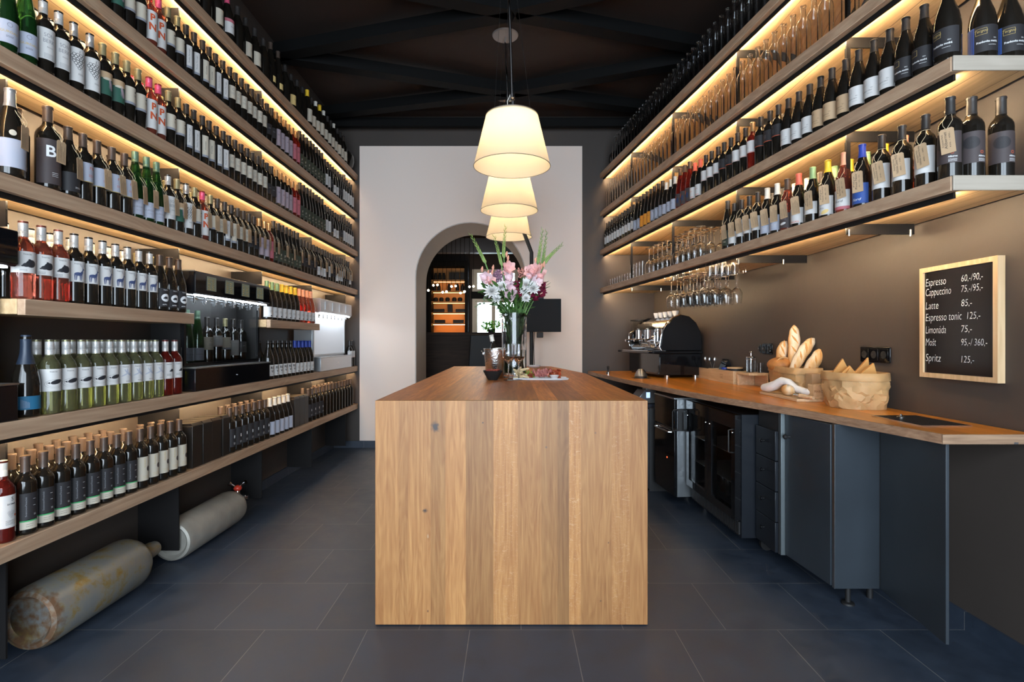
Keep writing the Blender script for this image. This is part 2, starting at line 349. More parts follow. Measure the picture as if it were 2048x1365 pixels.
for nm, me, z, xs, lab in (('storage_jar', jar, 2.44, (-.28,-.20,-.12), 'dark jar on the top shelf of the amber cabinet'), ('tall_box', box_m, 2.44, (.03,.13,.24), 'black box on the top shelf of the amber cabinet'),
                           ('storage_jar', jar, 2.23, (-.3,-.22,-.02,.14,.24), 'dark jar on the second shelf of the amber cabinet'), ('teapot', cup_m, 2.03, (-.28,-.17,-.05,.08,.19), 'round dark pot on the third shelf of the amber cabinet'),
                           ('low_box', low_m, 1.82, (-.22,.21), 'low dark box on the fourth shelf of the amber cabinet'), ('tall_box', box_m, 1.82, (.0,), 'tall black box in the middle of the fourth amber shelf'), ('low_box', low_m, 1.61, (-.2,.16), 'flat dark box on the fifth shelf of the amber cabinet')):
    for i, x in enumerate(xs):
        o = link(nm, me, None, (-1.2+x, 10.34, z)); tag(o, (lab+', %s from its left side' % ordn(i)) if len(xs) > 1 else lab, nm.split('_')[-1], 'dark ware in the amber cabinet')
# small globe pendants in the back room
gm = MB().ball((0,0,0), .018, 12, 8).mesh('globe', mat('lit globe', (1,1,1), em=(1,.75,.5), es=14)); rm = MB().cyl(0,0,.0,1,.004,6).mesh('rod', M['beam'])
G = [(54,648),(135,566),(200,560),(283,678),(345,668),(427,585),(492,578),(570,690),(635,668),(715,590),(778,583)]
for i, (a, c) in enumerate(G):
    px, py = 850+a/8.03, 500+c/8.03; y = 8.6 if c > 640 else 9.0
    t = thing('globe_pendant', 'tiny glowing globe pendant in the back room, %s from the left' % ordn(i), 'pendant lamp', ((px-1024)/1065*y, y, 1.27+(682-py)/1065*y), 0, 'globe pendants in the back room')
    link('globe', gm, t); rd = link('rod', rm, t, (0,0,.018)); rd.scale = (1,1,3.399-.018-t.location.z)
ld = bpy.data.lights.new('globe_glow', 'POINT'); ld.energy = 14; ld.color = (1,.7,.42); ld.shadow_soft_size = .25; lo = bpy.data.objects.new('globe_glow', ld); COL.objects.link(lo); lo.location = (-.7, 8.8, 2.05)
# chair and plant seen past the arch
t = thing('high_back_chair', 'black high-backed chair standing in front of the dark bar', 'chair', (-.44, 7.55, 0))
obj('backrest', MB().prism([(-.19,.72),(.19,.72),(.165,1.36),(-.15,1.36)], -.02, .02, 'y'), M['blackmatt'], t, bevel=.015)
obj('seat', BX(-.2,.2,-.4,0,.66,.72), M['blackmatt'], t, bevel=.01)
for x in (-.17,.17):
    for y in (-.37,-.03): obj('leg', BX(x-.015,x+.015,y-.015,y+.015,0,.66), M['blackmatt'], t)
def leafy(name, n, rad, h, size, m_, parent, seed, z0=0):
    rnd = random.Random(seed); mb = MB()
    for i in range(n):
        a = rnd.uniform(0, 2*pi); r = rad*math.sqrt(rnd.random()); z = z0+h*rnd.random(); s = size*rnd.uniform(.6,1.2)
        T = Matrix.Translation((r*cos(a), r*sin(a), z)) @ Euler((rnd.uniform(-1,1), rnd.uniform(-1,1), a)).to_matrix().to_4x4()
        mb.add([(0,-s*.3,0),(s*.5,-s*.25,.1*s),(s,0,.0),(s*.5,s*.25,.1*s)], [(0,1,2,3)], 0, T)
    return obj(name, mb, m_, parent, smooth=False)
M['leaf'] = mat('green leaves', (.10,.28,.05), .5, var=.4, vs=30); M['leaf'].node_tree.nodes['Principled BSDF'].inputs['Transmission Weight'].default_value = .1
M['brightleaf'] = mat('bright green leaves', (.18,.55,.06), .5)
t = thing('potted_plant', 'bright green leafy plant in a dark pot by the far window', 'plant', (-.33, 8.5, 1.40))
obj('pot', MB().lathe([(0,0),(.05,0),(.06,.06),(.055,.06),(.05,.05),(0,.05)], 16), M['blackmatt'], t)
leafy('foliage', 160, .14, .12, .06, M['brightleaf'], t, 3, .05)

# ------------------------------------------------------------------ left shelving
XF = -1.84
TOPS = {'U1': 3.252, 'U2': 2.795, 'U3': 2.337, 'U4': 1.880, 'A': .974, 'B': .525}
NM = {'U1': 'topmost', 'U2': 'second highest', 'U3': 'third highest', 'U4': 'fourth highest', 'A': 'deep middle', 'B': 'lowest'}
def left_shelf(key, z, y0, y1, lit=True, what=None):
    o = tag(obj('wall_shelf', BX(-2.10, XF-.032, y0, y1, z-.058, z), M['spruce_under'], bevel=.002), what or 'long pale wooden shelf on the left wall, the %s' % NM[key], 'shelf', 'shelves of the left wall')
    obj('front_board', BX(XF-.031, XF, y0, y1, z-.062, z), M['spruce'], o, bevel=.003)
    if lit:
        c = obj('light_channel', BX(XF-.046, XF-.034, y0+.03, y1-.01, z-.082, z-.0585), M['black_steel'], o)
        obj('light_strip', BX(XF-.0485, XF-.0465, y0+.04, y1-.02, z-.079, z-.064), M['led'], c)
    return o
for k in ('U1','U2','U3','U4'): left_shelf(k, TOPS[k], .3, YE)
left_shelf('A', TOPS['A'], .3, YE, True)
left_shelf('B', TOPS['B'], .3, YE, False)
left_shelf('C', 1.430, 2.012, 3.085, False, 'short pale wooden shelf between the first two wine dispensers')
left_shelf('D', 1.434, 4.058, 5.10, False, 'short pale wooden shelf between the black and the silver wine dispenser')
levels = sorted(TOPS.values())
UY = [1.0, 2.0, 3.035, 4.04, 5.045, 6.07]
for i, y in enumerate(UY):
    if i == 0: continue
    t = thing('shelf_upright', 'black steel upright between the left shelves, %s from the near end' % ORD[i-1], 'upright', (-2.0, y, 0), 0, 'black steel uprights of the left shelving')
    prev = .075
    for lv in levels:
        d0 = .105
        if lv in (TOPS['U4'],) :
            z0, z1 = 1.70, lv-.064
        elif lv == TOPS['A']: z0, z1 = prev, lv-.064
        else: z0, z1 = prev, lv-.064
        obj('steel_plate', BX(-.13, d0-.003, -.004, .004, z0+.001, z1-.02), M['black_steel'], t)
        prev = lv
# dark back panel between A and the dispensers
# ------------------------------------------------------------------ right shelving
RT = {'S0': 3.270, 'S1': 2.812, 'S2': 2.352, 'S3': 1.898}
RN = {'S0': 'topmost', 'S1': 'second highest', 'S2': 'third highest', 'S3': 'lowest'}
def XS(y): return 1.048+(YB-y)*.1426
def strip(o0, o1, y0, y1, z0, z1):     # a bar that runs along the slanted front, offsets inwards from the edge
    return MB().prism([(XS(y0)+o0, y0), (XS(y0)+o1, y0), (XS(y1)+o1, y1), (XS(y1)+o0, y1)], z0, z1)
for k, z in RT.items():
    o = tag(obj('wall_shelf', MB().prism([(XS(2.02)+.034, 2.022), (1.982, 2.022), (1.982, 3.9), (XR(YE)-.02, YE-.001), (XS(YE)+.034, YE-.001)], z-.054, z), M['spruce_under'], bevel=.002),
            'pale wooden shelf with slanted front on the right wall, the %s' % RN[k], 'shelf', 'shelves of the right wall')
    obj('front_board', strip(0, .033, 2.022, YE-.001, z-.057, z), M['spruce'], o, bevel=.003)
    obj('end_board', MB().prism([(XS(2.02)+.002, 2.012), (1.985, 2.012), (1.985, 2.0215), (XS(2.02)+.002, 2.0215)], z-.057, z), M['spruce_end'], o, bevel=.003)
    c = obj('light_channel', strip(.036, .046, 2.05, YE-.02, z-.078, z-.0545), M['black_steel'], o)
    obj('light_strip', strip(.0465, .0485, 2.06, YE-.03, z-.075, z-.06), M['led'], c)
for i, y in enumerate((2.61, 3.56, 4.53, 5.49)):
    x = XS(y)+.062; xb = XR(y)-.03
    t = thing('shelf_bracket', 'black steel frame carrying the right shelves, %s from the near end' % ORD[i], 'bracket', (x, y, 1.78), 0, 'black steel frames of the right shelving')
    zs = sorted(RT.values())
    for j, zt in enumerate(zs):
        zb = zt-.054
        obj('cross_bar', BX(-.008, xb-x, -.004, .004, zb-.052-1.78, zb-.001-1.78), M['black_steel'], t)
        if j: obj('post', BX(-.009, .009, -.009, .009, zs[j-1]+.001-1.78, zb-.053-1.78), M['black_steel'], t)
    for dx in (0, min(.30, xb-x)):
        obj('glowing_end_pin', MB().cyl(dx, -.012, 1.898-.054-.062-1.78, 1.898-.054-.03-1.78, .005, 10), M['steel'], t)
# ------------------------------------------------------------------ bottles
_txt = {}
def text_flat(s, h, width=None, shear=0, bold=0):
    """(verts, faces) of the writing in the (u, v) plane, centred on u, resting on v = 0."""
    key = (s, h, width, shear, bold)
    if key in _txt: return _txt[key]
    cu = bpy.data.curves.new('writing', 'FONT'); cu.body = s; cu.size = 1; cu.resolution_u = 3; cu.shear = shear; cu.offset = bold
    ob = bpy.data.objects.new('writing', cu)
    me = bpy.data.meshes.new_from_object(ob)
    vs = [v.co.copy() for v in me.vertices]; fs = [tuple(p.vertices) for p in me.polygons]
    bpy.data.objects.remove(ob); bpy.data.curves.remove(cu); bpy.data.meshes.remove(me)
    if not vs: return [], []
    x0 = min(v.x for v in vs); x1 = max(v.x for v in vs); y0 = min(v.y for v in vs); y1 = max(v.y for v in vs)
    sy = h/(y1-y0); sx = (width/(x1-x0)) if width else sy
    out = ([((v.x-(x0+x1)/2)*sx, (v.y-y0)*sy) for v in vs], fs)
    _txt[key] = out
    return out
def ellipse(cx, cy_, rx, ry, n=16, a=0):
    return [(cx+rx*cos(2*pi*i/n)*cos(a)-ry*sin(2*pi*i/n)*sin(a), cy_+rx*cos(2*pi*i/n)*sin(a)+ry*sin(2*pi*i/n)*cos(a)) for i in range(n)]
def ring(cx, cy_, r, w, n=14, sx=1, sy=1):
    a = [(cx+r*cos(2*pi*i/n)*sx, cy_+r*sin(2*pi*i/n)*sy) for i in range(n)]; b = [(cx+(r-w)*cos(2*pi*i/n)*sx, cy_+(r-w)*sin(2*pi*i/n)*sy) for i in range(n)]
    return a+b, [(i, (i+1) % n, n+(i+1) % n, n+i) for i in range(n)]
def flat_label(items, cut=.004):
    """Cuts the flat drawing into narrow upright slices so that it bends cleanly. items: (verts, faces, slot, level)."""
    out = []
    for vs, fs, slot, lev in items:
        bm = bmesh.new(); bv = [bm.verts.new((u, v, 0)) for u, v in vs]
        for f in fs:
            try: bm.faces.new([bv[i] for i in f])
            except ValueError: pass
        lo = min(u for u, v in vs); hi = max(u for u, v in vs)
        k = math.ceil(lo/cut)
        while k*cut < hi:
            if k*cut > lo: bmesh.ops.bisect_plane(bm, geom=bm.verts[:]+bm.edges[:]+bm.faces[:], plane_co=(k*cut, 0, 0), plane_no=(1, 0, 0))
            k += 1
        bm.verts.index_update()
        out.append(([(v.co.x, v.co.y) for v in bm.verts], [[w.index for w in f.verts] for f in bm.faces], slot, lev)); bm.free()
    return out
def rect(u0, u1, v0, v1): return [(u0,v0),(u1,v0),(u1,v1),(u0,v1)], [(0,1,2,3)]
def at(vf, du, dv): return [(u+du, v+dv) for u, v in vf[0]], vf[1]
def rot90(vf): return [(-v, u) for u, v in vf[0]], vf[1]
def scale(vf, s): return [(u*s, v*s) for u, v in vf[0]], vf[1]
def bent(items, rfun, mats, name):
    """Wraps the drawing round the bottle: u along the girth, v up; faces local +X."""
    mb = MB()
    for vs, fs, slot, lev in flat_label(items):
        P = []
        for u, v in vs:
            r = rfun(v); a = u/rfun(.1); P.append(((r+lev)*cos(a), (r+lev)*sin(a), v))
        mb.add(P, fs, slot)
    me = bpy.data.meshes.new(name); me.from_pydata(mb.v, [], mb.f)
    for mt in mats: me.materials.append(mt)
    for p, mi in zip(me.polygons, mb.m): p.material_index = mi
    bm = bmesh.new(); bm.from_mesh(me)
    for f in bm.faces:
        c = f.calc_center_median(); f.normal_update()
        if f.normal.x*c.x+f.normal.y*c.y < 0: f.normal_flip()
    bm.to_mesh(me); bm.free(); me.polygons.foreach_set('use_smooth', [True]*len(me.polygons))
    return me
PROF = {   # outer profiles (radius, height)
 'bordeaux': [(0,.004),(.030,.0),(.0365,.004),(.0372,.012),(.0372,.188),(.0360,.200),(.0310,.213),(.0220,.224),(.0165,.233),(.0148,.245),(.0142,.292),(.0158,.293),(.0158,.300),(0,.300)],
 'burgundy': [(0,.004),(.034,.0),(.0405,.004),(.041,.012),(.041,.135),(.0395,.155),(.0345,.182),(.0265,.208),(.0190,.232),(.0152,.252),(.0145,.290),(.0160,.292),(.0160,.298),(0,.298)],
 'flute':    [(0,.004),(.030,.0),(.0365,.004),(.037,.012),(.037,.145),(.0345,.175),(.0290,.210),(.0215,.250),(.0155,.285),(.0140,.310),(.0140,.330),(.0152,.331),(.0152,.337),(0,.337)],
 'sparkling':[(0,.004),(.036,.0),(.0435,.004),(.044,.012),(.044,.125),(.042,.150),(.036,.182),(.026,.215),(.019,.245),(.017,.280),(.0175,.305),(.018,.312),(.0,.318)],
 'empty':    [(0,.004),(.030,.0),(.0365,.004),(.0372,.012),(.0372,.180),(.0360,.195),(.0300,.210),(.0210,.222),(.0158,.234),(.0142,.250),(.0140,.284),(.0165,.285),(.0165,.296),(.0105,.296),(.0102,.25),(.0130,.234),(.018,.222),(.027,.208),(.0325,.195),(.0342,.18),(.0342,.014),(.026,.010),(0,.016)],
}
def rad(shape, v):
    p = PROF[shape][1:]
    for (r0, z0), (r1, z1) in zip(p, p[1:]):
        if z0 <= v <= z1 and z1 > z0: return r0+(r1-r0)*(v-z0)/(z1-z0)
    return p[-2][0]
def body_mesh(shape, mt, s=1.0, n=18):
    return MB().lathe([(r*s, z*s) for r, z in PROF[shape]], n).mesh(shape+'_body', M[mt], ang=60)
def cap_mesh(shape, mt, z0, screw=False):
    top = PROF[shape][-1][1]+.0015; pr = []
    k = 8
    for i in range(k+1):
        z = z0+(top-.004-z0)*i/k; pr.append((rad(shape, z)+.0008, z))
    if screw: pr = [(.0156, z0), (.0156, z0+.022), (.0150, z0+.023), (.0156, z0+.024), (.0156, top-.012), (.0151, top-.0115), (.0156, top-.011), (.0154, top-.001), (0, top)]
    else: pr += [(.0168, top-.009), (.0168, top-.002), (.0150, top), (0, top)]
    return MB().lathe(pr, 14).mesh('capsule', M[mt], ang=40)
# --- drawings
def stag():
    s = []
    s.append((ellipse(0,.022,.0125,.0062), None)); s.append((ellipse(.010,.027,.0045,.0048), None))
    for x, d in ((-.010,-.001),(-.0065,.001),(.005,-.001),(.0085,.001)): s.append(([(x-.0012,0),(x+.0006,0),(x+d+.0022,.020),(x+d-.0018,.020)], None))
    s.append(([(.008,.026),(.013,.024),(.0165,.038),(.013,.039)], None)); s.append((ellipse(.0165,.0385,.0042,.0022, 12, -.3), None))
    for pts in ([(.014,.039),(.0105,.050),(.0095,.056)], [(.0155,.039),(.0185,.050),(.017,.057)], [(.0115,.047),(.0065,.050),(.005,.054)], [(.0178,.047),(.022,.050),(.0225,.055)]):
        for (a, b), (c, d) in zip(pts, pts[1:]): s.append(([(a-.0006,b),(a+.0006,b),(c+.0005,d),(c-.0005,d)], None))
    return [(p, [tuple(range(len(p)))]) for p, _ in s]
def boar():
    s = [ellipse(0,.010,.0105,.0065), ellipse(-.010,.008,.005,.0038, 12, .3)]
    s += [[(-.007,0),(-.005,0),(-.004,.008),(-.008,.008)], [(.005,0),(.007,0),(.008,.008),(.003,.008)], [(-.008,.013),(-.006,.0185),(-.004,.014)], [(-.014,.006),(-.016,.003),(-.012,.004)]]
    return [(p, [tuple(range(len(p)))]) for p in s]
def bear():
    s = [ellipse(.0,.016,.013,.011, 14, .2), ellipse(-.011,.012,.009,.006, 12, .15), ellipse(-.004,.026,.0035,.003), ellipse(-.019,.009,.004,.0022)]
    return [(p, [tuple(range(len(p)))]) for p in s]
def fish(slotless=0):
    s = [(ellipse(.004,.016,.016,.0065, 16, .25), [tuple(range(16))]), ([(-.012,.010),(-.020,.013),(-.013,.016)], [(0,1,2)])]
    s.append(ring(.0, .012, .021, .0005, 20, 1, .55)); s.append(ring(.0, .010, .026, .0005, 20, 1, .5))
    return s
def dragonfly():
    s = [(ellipse(0,.018,.016,.0022, 12, .5), [tuple(range(12))])]
    for a in (1.1, 1.6, -.6, -1.0): s.append((ellipse(.006+.010*cos(a+.5),.020+.010*sin(a+.5),.010,.0022, 10, a+.5), [tuple(range(10))]))
    s.append(ring(-.006, .008, .014, .0005, 16, 1, .4))
    return s
def grapes():
    s = []
    for r, (n, w) in enumerate(((4,1),(5,1),(4,1),(4,1),(3,1),(2,1),(1,1))):
        for i in range(n): s.append(ring((i-(n-1)/2)*.0082, .040-r*.0062, .0046, .0011, 10))
    s.append(([(.0,.045),(.0012,.045),(.002,.053),(.0008,.053)], [(0,1,2,3)]))
    return s
def T(s, h, u, v, slot, w=None, rot=False, lev=.0005, shear=0, bold=0):
    t = text_flat(s, h, w, shear, bold)
    if rot: t = rot90(t)
    return (*at(t, u, v), slot, lev)
def D(shapes, u, v, slot, lev=.0005, s=1): return [(*at(scale(x, s), u, v), slot, lev) for x in shapes]
def small(u, v, slot, n=3, w=.022, dv=.004, rnd=random.Random(5)):      # rows of writing too fine to read
    out = []
    for i in range(n):
        x = u-w/2
        while x < u+w/2:
            l = rnd.uniform(.0015,.0045); out.append((*rect(x, min(x+l, u+w/2), v-i*dv, v-i*dv+.0013), slot, .0004)); x += l+.0009
    return out
TYPES = {}
def btype(key, name, desc, shape, glass, cap, capz, label=None, s=1.0, screw=False, cat='wine bottle'):
    """label = (paper, half width u, v0, v1, [other materials], items)"""
    parts = []
    if cap: parts.append(('capsule', cap_mesh(shape, cap, capz, screw)))
    if label:
        lst = label if isinstance(label, list) else [label]
        for i, lb in enumerate(lst):
            paper, hw, v0, v1, others, items = lb
            base = [(*rect(-hw, hw, v0, v1), 0, .0002)]
            parts.append(('label', bent(base+items, lambda v: rad(shape, v), [M[paper]]+[M[o] for o in others], 'label_'+key)))
    TYPES[key] = (name, desc, body_mesh(shape, glass, 1.0), parts, s, cat)
btype('gurdau', 'flute_bottle', 'green bottle with pale blue GURDAU label', 'flute', 'green_glass', 'cap_silver', .283, ('bluepaper', .046, .03, .115, ['goldink','ink'], [T('GURDAU', .0085, 0, .068, 1, .056, bold=.01), (*ring(0,.098,.008,.0008,18), 2, .0005)]+small(0,.056,2,2)), screw=True)
btype('gurdaugreen', 'flute_bottle', 'green bottle with white GURDAU label', 'flute', 'green_glass', 'cap_green', .275, ('bluepaper', .044, .02, .100, ['greyink'], [T('GURDAU', .0085, 0, .055, 1, .054, bold=.01), (*ring(0,.084,.008,.0008,18), 1, .0005)]+small(0,.044,1,2)), screw=True)
btype('sonberk', 'wine_bottle', 'dark bottle with white SONBERK label', 'bordeaux', 'dark_glass', 'cap_steelwhite', .245, ('paper', .050, .055, .180, ['greyink','ink'], [T('SON', .015, .006, .145, 1, .034), T('BERK', .015, .006, .122, 1, .040), T('PÁLAVA', .005, .008, .103, 2)]+small(.006,.078,1,6,.034,.0035)), screw=True)
btype('grape', 'wine_bottle', 'dark bottle with grape drawing label', 'bordeaux', 'dark_glass', 'cap_silver', .240, ('paper', .050, .040, .185, ['ink'], D(grapes(), .004, .095, 1, s=1.5)+small(.01,.075,1,2,.02)), screw=True)
btype('green', 'wine_bottle', 'dark bottle with green picture label', 'bordeaux', 'dark_glass', 'cap_olive', .245, ('greenlabel', .050, .060, .165, ['kraft','mauve','cream'], [(*rect(-.05,.05,.135,.165), 1, .0004), (*(ellipse(.02,.110,.008,.026,12,.3), [tuple(range(12))]), 2, .0006), (*(ellipse(.005,.134,.020,.006,12,.1), [tuple(range(12))]), 3, .0006)]+D(grapes(), .018, .085, 2, lev=.0008, s=.5)))
btype('half', 'wine_bottle', 'dark bottle with grey and white label', 'bordeaux', 'dark_glass', 'cap_olive', .245, ('cream', .050, .085, .170, ['greypaper','ink'], [(*rect(-.05,.05,.085,.097), 1, .0004), (*(ellipse(.026,.150,.007,.0035,10,.3), [tuple(range(10))]), 2, .0005)]+small(.024,.135,2,3,.016)))
btype('pn', 'rose_wine_bottle', 'rose bottle lettered PN', 'bordeaux', 'rose_glass', 'cap_pink', .248, ('paper', .056, .030, .180, ['redink'], [T('P', .036, .003, .128, 1, bold=.04), T('N', .038, .003, .078, 1, bold=.04)]+small(.0,.10,1,3,.008)), screw=True)
btype('vertical', 'wine_bottle', 'dark bottle with narrow pale label', 'bordeaux', 'dark_glass', 'cap_black', .243, ('paper', .017, .045, .175, ['greypaper','ink'], [(*rect(-.017,.017,.045,.058), 1, .0004), T('Modrý Portugal', .008, .002, .115, 2, .080, rot=True)]))
btype('verticalcream', 'wine_bottle', 'dark bottle with narrow cream label', 'bordeaux', 'dark_glass', 'cap_black', .243, ('cream', .020, .045, .175, ['greypaper','ink'], [(*rect(-.02,.02,.045,.058), 1, .0004), T('Cuvée', .008, .002, .115, 2, .050, rot=True)]))
btype('cream', 'wine_bottle', 'dark bottle with square cream label', 'bordeaux', 'dark_glass', 'cap_black', .240, ('cream', .040, .085, .170, ['greyink'], [T('C', .016, .004, .138, 1), *small(.004,.125,1,4,.03)]))
btype('plain', 'wine_bottle', 'dark bottle with faint label', 'bordeaux', 'dark_glass', 'cap_black', .240, ('blacklabel', .035, .06, .14, ['greyink'], small(0,.11,1,2,.02)))
btype('mauve', 'wine_bottle', 'gold capped bottle, mauve label', 'bordeaux', 'dark_glass', 'cap_gold', .245, ('mauve', .045, .030, .160, ['ink'], small(0,.12,1,3,.02)))
btype('redmauve', 'wine_bottle', 'gold capped bottle, dusky red label', 'bordeaux', 'red_glass', 'cap_gold', .245, ('redmauve', .045, .030, .160, ['ink'], small(0,.12,1,3,.02)))
btype('flute', 'flute_bottle', 'slim dark green bottle', 'flute', 'dark_glass', 'cap_black', .280, ('olivelabel', .034, .025, .130, ['cream'], [T('F', .018, .004, .07, 1), *small(.004,.055,1,3,.02)]))
btype('white', 'wine_bottle', 'dark bottle with tall white label', 'bordeaux', 'dark_glass', 'cap_black', .243, ('paper', .040, .040, .150, ['ink'], small(0,.125,1,8,.04,.010)))
btype('lowwhite', 'burgundy_bottle', 'sloped bottle with low white label', 'burgundy', 'dark_glass', 'cap_black', .245, ('paper', .045, .025, .105, ['ink'], small(0,.085,1,4,.03,.007)))
btype('redtext', 'wine_bottle', 'dark bottle with white label and red mark', 'bordeaux', 'dark_glass', 'cap_brown', .240, ('bluepaper', .046, .085, .170, ['redink','goldink'], [T('re', .012, .022, .142, 1), (*rect(-.046,.046,.085,.088), 2, .0004), *small(.018,.118,1,3,.022)]))
btype('bigb', 'magnum_bottle', 'large black bottle with a silver letter B', 'bordeaux', 'dark_glass', 'cap_brown', .243, ('brownlabel', .050, .020, .178, ['whiteink'], [T('B', .040, -.004, .115, 1, bold=.02), *small(.008,.06,1,3,.020,.006)]), s=1.14)
btype('bigblue', 'magnum_bottle', 'large dark bottle with blue grey label', 'burgundy', 'dark_glass', 'cap_silver', .238, ('bluepaper', .056, .030, .125, ['cream'], [(*(ellipse(-.012,.145,.010,.010,14), [tuple(range(14))]), 1, .0008)]), s=1.12)
btype('blackburg', 'burgundy_bottle', 'black bottle with low black label', 'burgundy', 'dark_glass', 'cap_brown', .240, ('blacklabel', .05, .02, .10, ['whiteink'], small(.02,.04,1,2,.03)))
btype('rosebear', 'rose_wine_bottle', 'rose bottle with THAYA bear label', 'bordeaux', 'rose_glass', 'cap_steelwhite', .238, ('paper', .058, .100, .182, ['ink'], [T('THAYA', .0055, .0, .168, 1, .026), *D(bear(), .012, .114, 1, s=1.35), *small(-.012,.112,1,3,.022)]), screw=True)
btype('stag', 'screw_cap_bottle', 'dark bottle with THAYA stag label', 'bordeaux', 'dark_glass', 'cap_steelwhite', .238, ('paper', .056, .092, .180, ['blueink','ink'], [T('THAYA', .0055, 0, .166, 2, .026), *D(stag(), .003, .098, 1, s=1.25)]), screw=True)
btype('boar', 'burgundy_bottle', 'black bottle with a boar in a white circle', 'burgundy', 'dark_glass', 'cap_brown', .240, ('blacklabel', .055, .022, .120, ['whiteink','ink'], [T('THAYA', .006, .012, .108, 1, .028), (*(ellipse(.012,.070,.024,.021,20), [tuple(range(20))]), 1, .0005), *D(boar(), .013, .060, 2, lev=.0009), T('APRI', .007, .006, .030, 1, .026)]))
btype('fishwhite', 'white_wine_bottle', 'white wine bottle with THAYA fish label', 'bordeaux', 'white_wine', 'cap_steelwhite', .238, ('paper', .058, .092, .182, ['ink','greyink'], [T('THAYA', .0055, 0, .168, 1, .026), *D(fish(), .006, .108, 1, s=1.35)]), screw=True)
btype('flywhite', 'white_wine_bottle', 'white wine bottle with THAYA dragonfly label', 'bordeaux', 'white_wine', 'cap_steelwhite', .238, ('paper', .058, .092, .182, ['ink','bluepaper'], [T('THAYA', .0055, 0, .168, 1, .026), *D(dragonfly(), .0, .112, 2, s=1.3), *small(.01,.104,1,2,.02)]), screw=True)
btype('rosefox', 'rose_wine_bottle', 'red rose bottle with THAYA label', 'bordeaux', 'red_glass', 'cap_steelwhite', .238, ('paper', .056, .092, .180, ['ink'], [T('THAYA', .0055, 0, .166, 1, .026), *D(bear(), .018, .125, 1, s=.7), *small(.0,.116,1,3,.022)]), screw=True)
btype('backcap', 'screw_cap_bottle', 'pale capped bottle', 'bordeaux', 'dark_glass', 'cap_steelwhite', .238, screw=True)
btype('backwhite', 'white_wine_bottle', 'silver capped white wine', 'bordeaux', 'white_wine', 'cap_steelwhite', .238, screw=True)
btype('backolive', 'wine_bottle', 'olive capped bottle', 'bordeaux', 'dark_glass', 'cap_olive', .243)
btype('backbrown', 'wine_bottle', 'brown capped bottle', 'bordeaux', 'dark_glass', 'cap_brown', .240)
btype('sekt', 'sparkling_wine_bottle', 'sparkling wine bottle with blue band label', 'sparkling', 'dark_glass', 'cap_navy', .205, ('teal', .055, .030, .082, ['bluepaper'], [(*rect(-.03+.004*i,-.029+.004*i,.036,.070-.002*i), 1, .0004) for i in range(7)]))
btype('lgreen', 'burgundy_bottle', 'pale green capped bottle', 'burgundy', 'dark_glass', 'cap_lightgreen', .235, ('paper', .050, .020, .100, ['ink'], small(.01,.07,1,3,.03,.006)+[(*rect(.005,.020,.026,.034), 1, .0004)]))
btype('yellow', 'burgundy_bottle', 'yellow capped bottle', 'burgundy', 'dark_glass', 'cap_yellow', .235, ('paper', .050, .020, .100, ['ink'], small(.01,.07,1,3,.03,.006)+[(*rect(.005,.020,.026,.034), 1, .0004)]))
btype('peach', 'burgundy_bottle', 'peach capped bottle', 'burgundy', 'rose_glass', 'cap_peach', .235, ('paper', .050, .020, .100, ['ink'], small(.01,.07,1,3,.03,.006)+[(*rect(.005,.020,.026,.034), 1, .0004)]))
btype('revi', 'burgundy_bottle', 'bottle lettered RE VI', 'burgundy', 'dark_glass', 'cap_black', .280, ('paper', .050, .025, .110, ['ink'], [T('RE', .020, .008, .078, 1, .030, bold=.03), T('VI', .020, .008, .050, 1, .022, bold=.03), *small(.008,.04,1,2,.02)]))
btype('bluecap', 'burgundy_bottle', 'royal blue capped bottle', 'burgundy', 'dark_glass', 'cap_blue', .238, ('paper', .050, .025, .105, ['ink'], small(.01,.075,1,3,.025,.006)+[(*rect(.005,.017,.032,.040), 1, .0004)]))
btype('soma', 'rose_wine_bottle', 'rose bottle with white cap and white label', 'bordeaux', 'red_glass', 'cap_white', .243, ('paper', .058, .055, .175, ['ink','greyink','redink'], [T('S', .014, .018, .153, 1), T('SOMA', .006, .016, .138, 1, .030, bold=.02), *D(grapes(), .014, .090, 2, s=.6), (*(ellipse(.030,.098,.0045,.0045,12), [tuple(range(12))]), 3, .0006), *small(.014,.080,1,4,.034,.0045)]), screw=True)
btype('greenstrip', 'wine_bottle', 'dark bottle with green-edged pale label', 'bordeaux', 'dark_glass', 'cap_brown', .238,
      [('blacklabel', .030, .058, .160, ['greyink','whiteink'], [T('Svatovavřinecké', .006, -.008, .108, 1, .075, rot=True), *small(.016,.135,2,1,.010), *small(.016,.110,2,1,.010), *small(.018,.078,2,2,.008)]),
       ('cream', .030, .022, .056, ['greenink','ink'], [(*rect(-.030,.030,.051,.056), 1, .0004), *small(0,.040,2,2,.022,.008)])])
btype('darkdot', 'wine_bottle', 'dark bottle with oval on beige', 'bordeaux', 'dark_glass', 'cap_brown', .238, ('cream', .048, .040, .160, ['brownlabel','goldink'], [(*(ellipse(.024,.098,.010,.013,16), [tuple(range(16))]), 1, .0005), *small(.010,.062,2,2,.03,.008), T('Rulandské', .006, .006, .130, 2, .045, rot=True)]))
btype('darkmark', 'wine_bottle', 'black bottle with small white mark', 'bordeaux', 'dark_glass', 'cap_brown', .240, ('blacklabel', .045, .040, .160, ['whiteink'], [(*rect(.008,.016,.095,.115), 1, .0004), *small(.015,.065,1,3,.022,.005)]))
btype('whitecap', 'burgundy_bottle', 'bottle with white cap and grey label', 'burgundy', 'dark_glass', 'cap_white', .235, ('bluepaper', .045, .020, .120, [], []))
btype('darkslim', 'wine_bottle', 'plain black bottle', 'bordeaux', 'dark_glass', 'cap_brown', .240)
